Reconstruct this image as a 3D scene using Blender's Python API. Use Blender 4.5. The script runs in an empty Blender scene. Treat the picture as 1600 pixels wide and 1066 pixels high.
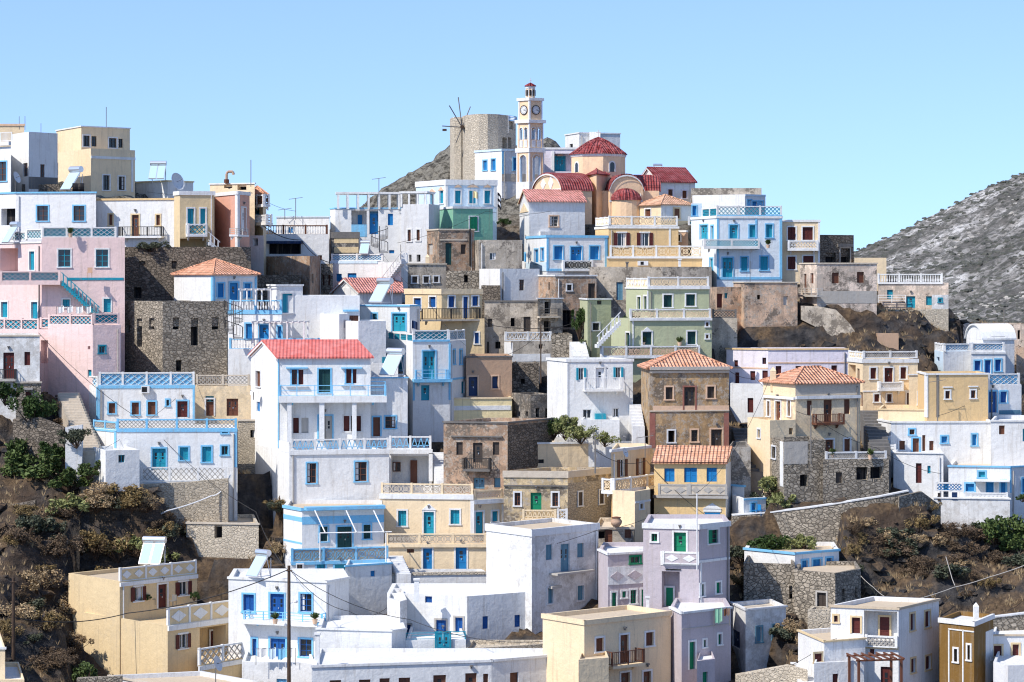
import bpy, math, random
import numpy as np
from mathutils import noise, Vector
random.seed(7)
R=math.radians
F=4000.0; HY=430.0            # focal length in photo pixels, eye level row
scn=bpy.context.scene
# ---------------------------------------------------------------- camera
cam=bpy.data.cameras.new('camera'); co=bpy.data.objects.new('camera',cam); scn.collection.objects.link(co)
cam.sensor_width=36; cam.lens=36*F/1600; cam.shift_y=-(533-HY)/1600
cam.clip_start=1; cam.clip_end=30000
co.location=(0,0,0); co.rotation_euler=(R(90),0,0); scn.camera=co
# ---------------------------------------------------------------- light
SEL,SAZ=R(46),R(36)           # sun height; how far it stands in front of the facades, from the left
sd=Vector((-math.cos(SEL)*math.cos(SAZ),-math.cos(SEL)*math.sin(SAZ),math.sin(SEL)))
sl=bpy.data.lights.new('sun','SUN'); sl.energy=3.7; sl.angle=R(.5); sl.color=(1,.945,.86)
so=bpy.data.objects.new('sun',sl); scn.collection.objects.link(so); so.location=(-80,0,120)
so.rotation_euler=sd.to_track_quat('Z','Y').to_euler()
wd=bpy.data.worlds.new('World'); scn.world=wd; wd.use_nodes=True
nt=wd.node_tree; sk=nt.nodes.new('ShaderNodeTexSky'); sk.sky_type='NISHITA'; sk.sun_disc=False
sk.sun_elevation=SEL; sk.sun_rotation=math.atan2(sd.x,sd.y); sk.altitude=400; sk.air_density=1.0; sk.dust_density=.3; sk.ozone_density=1.5
tc=nt.nodes.new('ShaderNodeTexCoord'); mp=nt.nodes.new('ShaderNodeMapping'); mp.inputs['Location'].default_value=(0,0,.14); nt.links.new(tc.outputs['Generated'],mp.inputs[0]); nt.links.new(mp.outputs[0],sk.inputs[0])
tn=nt.nodes.new('ShaderNodeMix'); tn.data_type='RGBA'; tn.blend_type='MULTIPLY'; tn.inputs[0].default_value=1; tn.inputs[7].default_value=(.90,.955,1.07,1); nt.links.new(sk.outputs[0],tn.inputs[6])
nt.links.new(tn.outputs[2],nt.nodes['Background'].inputs[0]); nt.nodes['Background'].inputs[1].default_value=.15
scn.cycles.filter_width=1.15
vs=scn.view_settings; vs.view_transform='Standard'; vs.look='None'; vs.exposure=.57; vs.gamma=1
# ---------------------------------------------------------------- materials
COL=dict(wh=(.755,.75,.735),wg=(.68,.68,.68),cr=(.82,.645,.42),be=(.70,.54,.32),pk=(.78,.585,.55),sa=(.66,.36,.27),lv=(.50,.44,.46),
 lb=(.20,.50,.74),sk=(.60,.73,.83),te=(.015,.26,.36),bl=(.012,.175,.42),ry=(.008,.075,.27),nv=(.012,.035,.10),ma=(.085,.018,.015),
 br=(.13,.05,.028),gr=(.005,.19,.09),gl=(.46,.48,.30),gm=(.22,.47,.33),mu=(.70,.49,.25),oc=(.21,.115,.03),og=(.80,.56,.27),ob=(.50,.33,.17),dw=(.055,.042,.034),
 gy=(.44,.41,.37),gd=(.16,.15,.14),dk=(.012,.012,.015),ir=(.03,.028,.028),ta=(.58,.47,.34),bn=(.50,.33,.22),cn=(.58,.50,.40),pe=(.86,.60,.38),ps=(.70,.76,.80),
 ye=(.84,.70,.40),bg=(.10,.22,.30),rd=(.30,.12,.09),mt=(.55,.56,.58),gn=(.03,.10,.015),wp=(.76,.70,.76),tw=(.70,.48,.33),pw=(.84,.68,.55),dg=(.01,.05,.05))
_m={}
def newmat(n):
    m=bpy.data.materials.new(n); m.use_nodes=True; t=m.node_tree; b=t.nodes['Principled BSDF']; return m,t,b
def ND(t,k,**a):
    n=t.nodes.new('ShaderNode'+k)
    for x,v in a.items():
        if x[0]=='_': setattr(n,x[1:],v)
        else: n.inputs[x].default_value=v
    return n
def ramp(t,src,stops):
    r=t.nodes.new('ShaderNodeValToRGB'); e=r.color_ramp.elements
    while len(e)<len(stops): e.new(.5)
    for q,(p,c) in zip(e,stops): q.position=p; q.color=(c[0],c[1],c[2],1) if hasattr(c,'__len__') else (c,c,c,1)
    t.links.new(src,r.inputs[0]); return r.outputs[0]
def mix(t,fac,a,b,mode='MIX'):
    n=t.nodes.new('ShaderNodeMix'); n.data_type='RGBA'; n.blend_type=mode
    for s,v in ((n.inputs[0],fac),(n.inputs[6],a),(n.inputs[7],b)):
        if hasattr(v,'is_linked'): t.links.new(v,s)
        elif hasattr(v,'__len__'): s.default_value=(v[0],v[1],v[2],1)
        else: s.default_value=v
    return n.outputs[2]
def bump(t,b,src,st,dist=.05):
    n=ND(t,'Bump',Strength=st,Distance=dist); t.links.new(src,n.inputs['Height']); t.links.new(n.outputs[0],b.inputs['Normal'])
def M(code):
    if code in _m: return _m[code]
    m,t,b=newmat('m_'+code); L=t.links.new; b.inputs['Roughness'].default_value=.85
    try: b.inputs['Specular IOR Level'].default_value=.25
    except: pass
    g=ND(t,'NewGeometry'); P=g.outputs['Position']
    def noi(s,d=4,r=.6,v=P):
        n=ND(t,'TexNoise',Scale=s,Detail=d,Roughness=r); L(v,n.inputs['Vector']); return n.outputs[0]
    def sc(x,y,z):
        n=ND(t,'Mapping'); n.inputs['Scale'].default_value=(x,y,z); L(P,n.inputs['Vector']); return n.outputs[0]
    def vor(s,f='F1',v=P,rnd=1.0):
        n=ND(t,'TexVoronoi',Scale=s,Randomness=rnd); n.feature=f; L(v,n.inputs['Vector']); return n
    if code in('st','sd','sl','sw'):
        v=sc(1,1,1.55); w=vor({'st':2.7,'sd':2.9}.get(code,3.3),'F1',v); e=vor({'st':2.7,'sd':2.9}.get(code,3.3),'DISTANCE_TO_EDGE',v)
        hi=dict(st=(.50,.43,.34),sd=(.29,.24,.19),sl=(.56,.48,.37),sw=(.74,.64,.50))[code]; lo=tuple(x*(.68 if code in('sl','sw') else .36) for x in hi)
        c=ramp(t,w.outputs['Color'],[(.1,lo),(.85,hi)])
        c=mix(t,ramp(t,noi(.5),[(.4,0),(.62,1)]),c,mix(t,.6,c,tuple(x*.8 for x in hi)))
        c=mix(t,ramp(t,noi(6),[(.3,.55),(.6,1)]),(0,0,0),c)
        k=ramp(t,e.outputs['Distance'],[(.02,0),(.11,1)])
        mo=tuple(x*(.75 if code in('sl','sw') else .3) for x in hi); c=mix(t,k,mo,c); L(c,b.inputs['Base Color']); bump(t,b,k,.9,.06); b.inputs['Roughness'].default_value=.95
    elif code[0]=='T':   # tiles, laid out on the roof's own UV in metres
        hi={'To':(.70,.33,.19),'Tr':(.28,.03,.03),'Tp':(.72,.40,.24),'Tc':(.52,.12,.10),'Ts':(.70,.28,.22)}[code]
        uv=ND(t,'UVMap'); sp=ND(t,'SeparateXYZ'); L(uv.outputs[0],sp.inputs[0])
        def wave(o,per,po=1):
            a=ND(t,'Math',_operation='MULTIPLY'); L(o,a.inputs[0]); a.inputs[1].default_value=2*math.pi/per
            s=ND(t,'Math',_operation='SINE'); L(a.outputs[0],s.inputs[0]); return s.outputs[0]
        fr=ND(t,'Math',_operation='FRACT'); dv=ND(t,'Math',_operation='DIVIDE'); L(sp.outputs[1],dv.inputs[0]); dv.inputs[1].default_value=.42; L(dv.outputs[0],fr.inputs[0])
        u=wave(sp.outputs[0],.30)
        cb=ND(t,'CombineXYZ'); L(sp.outputs[0],cb.inputs[0]); L(sp.outputs[1],cb.inputs[1])
        br=ND(t,'TexBrick',Scale=1.0); br.offset=.5; L(cb.outputs[0],br.inputs['Vector']); br.inputs['Brick Width'].default_value=.3; br.inputs['Row Height'].default_value=.42
        br.inputs['Mortar Size'].default_value=0.0; br.inputs['Color1'].default_value=(*[x*.62 for x in hi],1); br.inputs['Color2'].default_value=(*hi,1)
        c=mix(t,ramp(t,noi(1.2,6,.7),[(.4,0),(.62,.8)]),br.outputs[0] if code!='Tc' else hi,tuple(min(1,x*1.15+.1) for x in hi))
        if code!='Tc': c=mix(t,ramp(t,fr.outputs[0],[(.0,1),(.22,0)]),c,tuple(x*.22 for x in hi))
        c=mix(t,ramp(t,noi(.8,6),[(.6,0),(.75,.35)]),c,(.25,.2,.16))
        if code in('To','Ts'): c=mix(t,ramp(t,noi(3.2,2,.5),[(.66,0),(.69,.8)]),c,(.06,.045,.04))
        L(c,b.inputs['Base Color'])
        ad=ND(t,'Math',_operation='ADD'); L(u,ad.inputs[0]); L(fr.outputs[0],ad.inputs[1]); bump(t,b,u if code=='Tc' else ad.outputs[0],.45 if code=='Tc' else 1,.06)
        b.inputs['Roughness'].default_value=.7
    elif code=='glass':
        b.inputs['Base Color'].default_value=(.015,.022,.03,1); b.inputs['Roughness'].default_value=.12; b.inputs['Specular IOR Level'].default_value=.6
    elif code=='panel':
        b.inputs['Base Color'].default_value=(.45,.62,.68,1); b.inputs['Roughness'].default_value=.12; b.inputs['Specular IOR Level'].default_value=.9  # pale blue base puts the sky's reflection into the collector glass colour
    elif code=='metal':
        b.inputs['Base Color'].default_value=(.72,.73,.75,1); b.inputs['Metallic'].default_value=.8; b.inputs['Roughness'].default_value=.32
    elif code=='rock':
        n=ND(t,'SeparateXYZ'); L(g.outputs['Normal'],n.inputs[0])
        v=vor(.55,'F1',sc(1,1,2.2)); big=noi(.12,6,.62); 
        c=ramp(t,noi(.9,8,.7),[(.3,(.018,.017,.018)),(.5,(.05,.047,.047)),(.66,(.10,.092,.088)),(.78,(.30,.28,.26))])  # rock tones lowered so the colour itself carries the slopes' shade
        c=mix(t,ramp(t,big,[(.5,0),(.64,.75)]),c,(.085,.054,.034))
        c=mix(t,ramp(t,v.outputs['Distance'],[(.0,.5),(.5,1)]),tuple([.02]*3),c)
        gr=ND(t,'Math',_operation='MULTIPLY'); L(ramp(t,n.outputs[2],[(.62,0),(.85,1)]),gr.inputs[0]); L(ramp(t,noi(.6,5),[(.35,.1),(.55,1)]),gr.inputs[1])
        dry=ramp(t,noi(3,4),[(.3,(.055,.037,.024)),(.7,(.21,.14,.08))])
        c=mix(t,gr.outputs[0],c,dry)
        pz=ND(t,'SeparateXYZ'); L(P,pz.inputs[0]); hi=ramp(t,noi(1.3,9,.75),[(.38,(.035,.033,.027)),(.47,(.12,.11,.09)),(.56,(.27,.25,.21)),(.66,(.06,.058,.04))]); mr=ND(t,'MapRange'); L(pz.outputs[2],mr.inputs[0]); mr.inputs[1].default_value=3; mr.inputs[2].default_value=7
        c=mix(t,mr.outputs[0],c,hi); L(c,b.inputs['Base Color'])
        ad=ND(t,'Math',_operation='ADD'); L(noi(1.3,9,.7),ad.inputs[0]); L(v.outputs['Distance'],ad.inputs[1]); bump(t,b,ad.outputs[0],1,.6); b.inputs['Roughness'].default_value=1
    elif code=='farhill':
        c=ramp(t,noi(.06,10,.7),[(.30,(.09,.086,.078)),(.44,(.20,.187,.17)),(.52,(.42,.395,.37)),(.59,(.74,.71,.68))])
        c=mix(t,ramp(t,noi(.45,6,.75),[(.46,0),(.54,1)]),c,mix(t,.75,c,(.075,.077,.066)))
        L(c,b.inputs['Base Color']); bump(t,b,noi(.3,10,.75),1,2.5); b.inputs['Roughness'].default_value=1
    elif code[:2]=='L_':  # leaves
        a={'L_g':((.025,.042,.012),(.10,.14,.038)),'L_d':((.012,.03,.006),(.05,.085,.02)),'L_y':((.07,.05,.02),(.30,.21,.09)),'L_o':((.07,.085,.03),(.26,.27,.10)),
           'L_b':((.045,.032,.022),(.17,.115,.07)),'L_f':((.035,.042,.025),(.10,.11,.07)),'L_h':((.05,.054,.045),(.12,.12,.10)),'L_s':((.16,.11,.06),(.5,.36,.2))}[code]
        i=ND(t,'NewGeometry'); c=ramp(t,i.outputs['Random Per Island'],[(.0,a[0]),(1,a[1])]); c=mix(t,ramp(t,noi(.9,3),[(.4,0),(.62,.8)]),c,tuple(x*.9 for x in a[1])); L(c,b.inputs['Base Color'])
        b.inputs['Roughness'].default_value=.7
    elif code in('bark','wood'):
        c=ramp(t,noi(5,4,.6,sc(4,4,.6)),[(.3,(.035,.022,.015)),(.7,(.10,.065,.045))]); L(c,b.inputs['Base Color'])
    elif code[0]=='P' and len(code)==3:   # painted wood
        c0=COL[code[1:]]; c=mix(t,ramp(t,noi(7,3,.6,sc(5,5,.7)),[(.35,.0),(.75,.45)]),c0,tuple(min(1,x*1.35+.012) for x in c0)); L(c,b.inputs['Base Color']); b.inputs['Roughness'].default_value=.55
    else:
        old=code.endswith('*'); c0=COL[code[:2]]
        if not old:
            c=mix(t,ramp(t,noi(.7,6,.65),[(.3,.0),(.75,.38)]),c0,tuple(x*.7 for x in c0)); c=mix(t,ramp(t,noi(.42,7,.75),[(.55,0),(.60,.34)]),c,tuple(x*.62+.10 for x in c0))
            st=ramp(t,noi(1.1,5,.7,sc(3.2,3.2,.22)),[(.53,0),(.72,.42)])
            c=mix(t,st,c,(.33,.27,.2)); bump(t,b,noi(2.2,8,.62),.75,.07)
            gg=ramp(t,noi(11,3),[(.38,.16),(.55,0)]); c=mix(t,gg,c,tuple(x*.5 for x in c0))
        else:
            lw=code[:2] in('wh','cr'); c=mix(t,ramp(t,noi(.55,8,.72),[(.44,.0),(.54,.9)]),c0,tuple(x*(.84 if lw else .58) for x in c0))
            c=mix(t,ramp(t,noi(1.7,9,.8),[(.515,0),(.545,.35 if lw else .8)]),c,(.43,.38,.32))
            vv=vor(3.4,'F1',sc(1,1,1.4)); sc_=mix(t,ramp(t,vv.outputs['Distance'],[(.25,0),(.42,1)]),mix(t,vv.outputs['Color'],(.20,.17,.14),(.42,.36,.29)),(.13,.11,.09))
            c=mix(t,ramp(t,noi(.36,10,.8),[(.53,0),(.55,.25 if lw else .9)]),c,sc_)
            st=ramp(t,noi(1.0,6,.7,sc(2.6,2.6,.18)),[(.5,0),(.74,.3 if lw else .6)]); c=mix(t,st,c,(.17,.14,.115))
            c=mix(t,ramp(t,noi(9,4),[(.42,.12 if lw else .3),(.56,0)]),c,tuple(x*.4 for x in c0)); bump(t,b,noi(2.5,9,.75),.5 if lw else .8,.06)
        L(c,b.inputs['Base Color'])
    _m[code]=m; return m
# ---------------------------------------------------------------- mesh builder
class MB:
    def __init__(s): s.v=[]; s.f=[]
    def quad(s,*p): i=len(s.v); s.v+=p; s.f.append(tuple(range(i,i+len(p))))
    def hexa(s,p):
        i=len(s.v); s.v+=p; s.f+=[tuple(i+k for k in q) for q in ((0,1,2,3),(7,6,5,4),(0,4,5,1),(1,5,6,2),(2,6,7,3),(3,7,4,0))]
    def fb(s,c,u0,u1,z0,z1,o0,o1):   # box in facet coordinates
        s.hexa([c.p(u0,o0,z0),c.p(u1,o0,z0),c.p(u1,o0,z1),c.p(u0,o0,z1),c.p(u0,o1,z0),c.p(u1,o1,z0),c.p(u1,o1,z1),c.p(u0,o1,z1)])
    def box(s,x0,x1,y0,y1,z0,z1): s.hexa([(x0,y0,z0),(x1,y0,z0),(x1,y0,z1),(x0,y0,z1),(x0,y1,z0),(x1,y1,z0),(x1,y1,z1),(x0,y1,z1)])
    def tube(s,a,b,r,n=6,r2=None):
        a=Vector(a); b=Vector(b); d=(b-a)
        if d.length<1e-6: return
        q=d.normalized(); w=Vector((0,0,1)) if abs(q.z)<.9 else Vector((1,0,0)); x=q.cross(w).normalized(); y=q.cross(x); r2=r if r2 is None else r2
        i=len(s.v)
        for k in range(n):
            t=2*math.pi*k/n; e=x*math.cos(t)+y*math.sin(t); s.v.append(tuple(a+e*r)); s.v.append(tuple(b+e*r2))
        for k in range(n): j=(k+1)%n; s.f.append((i+2*k,i+2*j,i+2*j+1,i+2*k+1))
        s.f.append(tuple(i+2*k for k in range(n))[::-1]); s.f.append(tuple(i+2*k+1 for k in range(n)))
    def lathe(s,c,prof,n=16,ph=0):
        i=len(s.v)
        for r,z in prof:
            for k in range(n): t=2*math.pi*k/n+ph; s.v.append((c[0]+r*math.cos(t),c[1]+r*math.sin(t),c[2]+z))
        for a in range(len(prof)-1):
            for k in range(n): j=(k+1)%n; s.f.append((i+a*n+k,i+a*n+j,i+a*n+n+j,i+a*n+n+k))
        s.f.append(tuple(i+(len(prof)-1)*n+k for k in range(n)))
        s.f.append(tuple(i+k for k in range(n))[::-1])
    def build(s,name,mat,parent=None,uv=False,smooth=False):
        if not s.f: return None
        o0=parent_world(parent)
        me=bpy.data.meshes.new(name); me.from_pydata([(x-o0[0],y-o0[1],z-o0[2]) for x,y,z in s.v],[],s.f); me.materials.append(M(mat))
        if uv:
            l=me.uv_layers.new(name='UVMap'); me.update()
            for p in me.polygons:
                n=p.normal; h=Vector((-n.y,n.x,0)); h=h.normalized() if h.length>1e-4 else Vector((1,0,0)); w=n.cross(h)
                for li in p.loop_indices:
                    c=me.vertices[me.loops[li].vertex_index].co; l.data[li].uv=(c.dot(h),c.dot(w)*(1 if w.z>0 else -1))
        if smooth: me.shade_smooth()
        o=bpy.data.objects.new(name,me); scn.collection.objects.link(o)
        if parent: o.parent=parent
        return o
_pw={}
def parent_world(p): return (0,0,0) if p is None else _pw.get(p.name,(0,0,0))
def child(mb,name,mat,par,**k):
    o=mb.build(name,mat,par,**k)
    if o: _pw[o.name]=parent_world(par)
    return o
_labels={}
def tag(o,label,cat,group=None,kind=None):
    if label: o['label']=label
    if cat: o['category']=cat
    if group: o['group']=group
    if kind: o['kind']=kind
    return o
def root(name,loc,label,cat,group=None):
    o=bpy.data.objects.new(name,None); scn.collection.objects.link(o); o.location=loc; o.empty_display_size=.5
    _pw[o.name]=tuple(loc); tag(o,label,cat,group); return o
def W(x,y,D): return ((x-800)/F*D,D,(HY-y)/F*D)
class Fac:                      # a vertical facade between two plan points
    def __init__(s,A,B):
        s.A=A; s.B=B; dx,dy=B[0]-A[0],B[1]-A[1]; s.L=math.hypot(dx,dy); s.u=(dx/s.L,dy/s.L); s.n=(s.u[1],-s.u[0])
    def p(s,u,o,z): return (s.A[0]+s.u[0]*u+s.n[0]*o, s.A[1]+s.u[1]*u+s.n[1]*o, z)
    def U(s,px,o=0):            # where a sight line meets the (offset) facade
        k=(px-800)/F; ax=s.A[0]+s.n[0]*o; ay=s.A[1]+s.n[1]*o; return (k*ay-ax)/(s.u[0]-k*s.u[1])
    def Z(s,py,u,o=0): return (HY-py)/F*(s.A[1]+s.u[1]*u+s.n[1]*o)
# ---------------------------------------------------------------- railings
def rail(par,c,u0,u1,z0,z1,o,kind,a,b,name='railing'):
    L=u1-u0; H=z1-z0; m=MB(); q=MB(); k=kind.upper()
    if k in 'IH':
        n=max(1,round(L/1.6)); t=.035
        for i in range(n+1): u=u0+L*i/n; m.fb(c,u-t,u+t,z0,z1,o-t,o+t)
        m.fb(c,u0,u1,z1-.05,z1,o-.03,o+.03)
        if k=='H':
            for f in (.3,.65): m.fb(c,u0,u1,z0+H*f-.02,z0+H*f+.02,o-.015,o+.015)
        else:
            m.fb(c,u0,u1,z0+.08,z0+.12,o-.02,o+.02); nn=max(2,int(L/.16))
            for i in range(nn): u=u0+L*(i+.5)/nn; m.fb(c,u-.016,u+.016,z0+.1,z1,o-.012,o+.012)
        return child(m,name,'P'+a,par)
    n=max(1,round(L/2.3)); pw=.09
    for i in range(n+1): u=min(max(u0+L*i/n,u0+pw),u1-pw); m.fb(c,u-pw,u+pw,z0,z1+.05,o-.1,o+.1)
    m.fb(c,u0,u1,z1-.11,z1,o-.085,o+.085); m.fb(c,u0,u1,z0,z0+.09,o-.085,o+.085)
    r=child(m,name,a,par)
    for i in range(n):
        s0=u0+L*i/n+pw; s1=u0+L*(i+1)/n-pw; a0=z0+.09; a1=z1-.11; w=s1-s0; h=a1-a0
        if w<.1 or h<.05: continue
        def bar(x0,y0,x1,y1,t=(.014 if kind in 'xov' else .032),d=.04):
            dx,dy=x1-x0,y1-y0; l=math.hypot(dx,dy); nx,ny=-dy/l*t,dx/l*t
            P=[(x0+nx,y0+ny),(x0-nx,y0-ny),(x1-nx,y1-ny),(x1+nx,y1+ny)]
            q.hexa([c.p(x,o+d,y) for x,y in P]+[c.p(x,o-d,y) for x,y in P])
        if k=='B':
            nn=max(2,round(w/.24))
            for j in range(nn):
                u=s0+w*(j+.5)/nn; q.fb(c,u-.035,u+.035,a0,a1,o-.035,o+.035); q.fb(c,u-.065,u+.065,a0+h*.15,a0+h*.5,o-.06,o+.06)
        elif k=='X':
            nc=max(1,round(w/h*(2 if kind=='X' else 1.3))); cw=w/nc
            for j in range(nc):
                for e in (0,1): x=s0+cw*j; y=a0+h/2*e; bar(x,y,x+cw,y+h/2); bar(x,y+h/2,x+cw,y)
        elif k=='V':
            nc=max(1,round(w/h*1.6)); cw=w/nc
            for j in range(nc): x=s0+cw*j; bar(x,a0,x+cw/2,a1); bar(x+cw/2,a1,x+cw,a0); bar(x+cw*.25,a0+h*.25,x+cw*.75,a0+h*.25)
        elif k=='O':
            nc=max(1,round(w/h)); cw=w/nc
            for j in range(nc):
                cx=s0+cw*(j+.5); cy=(a0+a1)/2
                for rr in (.48,.24):
                    pt=[(cx+cw*rr*math.cos(t*math.pi/4),cy+h*rr*math.sin(t*math.pi/4)) for t in range(9)]
                    for t in range(8): bar(*pt[t],*pt[t+1])
                for sx in (-1,1):
                    for sy in (-1,1): bar(cx,cy,cx+sx*cw*.5,cy+sy*h*.5)
        elif k=='D':      # solid panel with raised diamonds
            q.fb(c,s0,s1,a0,a1,o-.05,o+.05); nc=max(1,round(w/h/1.5)); cw=w/nc
            d=MB()
            for j in range(nc):
                cx=s0+cw*(j+.5); cy=(a0+a1)/2
                P=[(cx-cw*.38,cy),(cx,cy-h*.38),(cx+cw*.38,cy),(cx,cy+h*.38)]
                d.hexa([c.p(x,o+.085,y) for x,y in P]+[c.p(x,o,y) for x,y in P])
            child(d,'diamond_motif',a,r)
        if kind in('x','o','v'): bk=MB(); bk.fb(c,s0,s1,a0,a1,o-.07,o-.045); child(bk,'panel',b,r)
    if q.f:
        g=child(q,'lattice' if k!='B' else 'baluster_row',(b if kind in'XVOD' or k=='B' else a),r)
    return r
# ---------------------------------------------------------------- houses
blocks=[]; cur=None; occ=[]
def H(label,name='house',cat='house',group='houses stacked on the hillside'):
    global cur; cur=dict(label=label,name=name,cat=cat,group=group,root=None); return cur
def opening(hr,c,k,u0,u1,z0,z1,o,a,b,dp,sw=.13):
    """a window or door with its leaves; o = plane of the leaf"""
    w=u1-u0; h=z1-z0; m=MB(); par=hr; nm={'c':'window','g':'window','o':'window','d':'door','k':'opening'}[k]
    if k=='k':
        m.fb(c,u0,u1,z0,z1,o-.06,o); child(m,'opening','dk',hr);  # near-black plate puts the unlit interior's shade into colour
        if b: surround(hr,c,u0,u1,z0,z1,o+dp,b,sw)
        return
    if k in 'cd':
        n=1 if (w<.55 or (k=='d' and w<.9)) else 2; g=.012
        for i in range(n):
            x0=u0+w*i/n+g; x1=u0+w*(i+1)/n-g; m.fb(c,x0,x1,z0+g,z1-g,o-.05,o)
            t=min(.07,(x1-x0)*.18)
            for e in ((x0,x0+t,z0+g,z1-g),(x1-t,x1,z0+g,z1-g)): m.fb(c,*e,o,o+.022)
            for f in ((0,.5,1) if k=='c' else (0,.32,.62,1)): zz=z0+g+t/2+(h-2*g-t)*f; m.fb(c,x0+t,x1-t,zz-t/2,zz+t/2,o,o+.02)
            if k=='c':
                ns=int(h/.14)
                for s in range(1,ns): zz=z0+h*s/ns; m.fb(c,x0+t,x1-t,zz-.012,zz+.022,o,o+.012)
        r=child(m,nm,'P'+a,hr)
        if k=='d' and w>.7:
            g2=MB()
            for i in range(n): x0=u0+w*(i+.5)/n; g2.fb(c,x0-w*.11/n*1.3,x0+w*.11/n*1.3,z0+h*.5,z0+h*.8,o+.001,o+.012)
            child(g2,'pane','glass',r)
            if b or random.random()<.5:
                lm=MB(); lz=z1+.32; lm.fb(c,u0+w/2-.05,u0+w/2+.05,lz,lz+.16,o+dp,o+dp+.14); lm.fb(c,u0+w/2-.09,u0+w/2+.09,lz+.14,lz+.24,o+dp,o+dp+.2); child(lm,'wall_lamp','Pgd',r)
            kb=MB(); kb.fb(c,u0+w*.53,u0+w*.53+.05,z0+h*.42,z0+h*.42+.12,o+.02,o+.07); child(kb,'handle','metal',r)
    else:
        t=.055
        m.fb(c,u0,u1,z0,z0+t,o-.03,o+.02); m.fb(c,u0,u1,z1-t,z1,o-.03,o+.02); m.fb(c,u0,u0+t,z0,z1,o-.03,o+.02); m.fb(c,u1-t,u1,z0,z1,o-.03,o+.02)
        m.fb(c,u0+w/2-t/2,u0+w/2+t/2,z0,z1,o-.03,o+.025)
        if h>.9 and k=='g':
            for f in (.33,.66): m.fb(c,u0,u1,z0+h*f-.02,z0+h*f+.02,o-.03,o+.015)
        fc='wg' if k=='o' else a
        r=child(m,'window','P'+fc,hr)
        p=MB(); p.fb(c,u0,u1,z0,z1,o-.06,o-.02); child(p,'pane','glass',r)
        if random.random()<.45 and w>.5: cu=MB(); e=random.choice((0,1)); cu.fb(c,u0+w*(.06+.62*e),u0+w*(.3+.62*e),z0+.1,z1-.08,o-.021,o-.012); child(cu,'curtain','wg',r)
        if k=='o':
            lw=w*.46
            for s in (-1,1):
                q=MB(); x0,x1=(u0-lw,u0-.02) if s<0 else (u1+.02,u1+lw)
                oo=o+dp+.01; q.fb(c,x0,x1,z0,z1,oo,oo+.05); t=.06
                for s2 in range(1,int(h/.14)): zz=z0+.14*s2; q.fb(c,x0+t,x1-t,zz-.02,zz+.02,oo+.05,oo+.062)
                for e in ((x0,x0+t),(x1-t,x1)): q.fb(c,*e,z0,z1,oo+.05,oo+.068)
                child(q,'shutter','P'+a,r)
    if b: surround(r,c,u0,u1,z0,z1,o+dp,b,sw,k=='d')
def surround(r,c,u0,u1,z0,z1,o,b,sw,door=False):
    q=MB(); q.fb(c,u0-sw,u0,z0,z1,o,o+.045); q.fb(c,u1,u1+sw,z0,z1,o,o+.045); q.fb(c,u0-sw,u1+sw,z1,z1+sw,o,o+.05)
    if not door: q.fb(c,u0-sw-.04,u1+sw+.04,z0-sw*.8,z0,o,o+.09)
    child(q,'surround',b,r)
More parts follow.
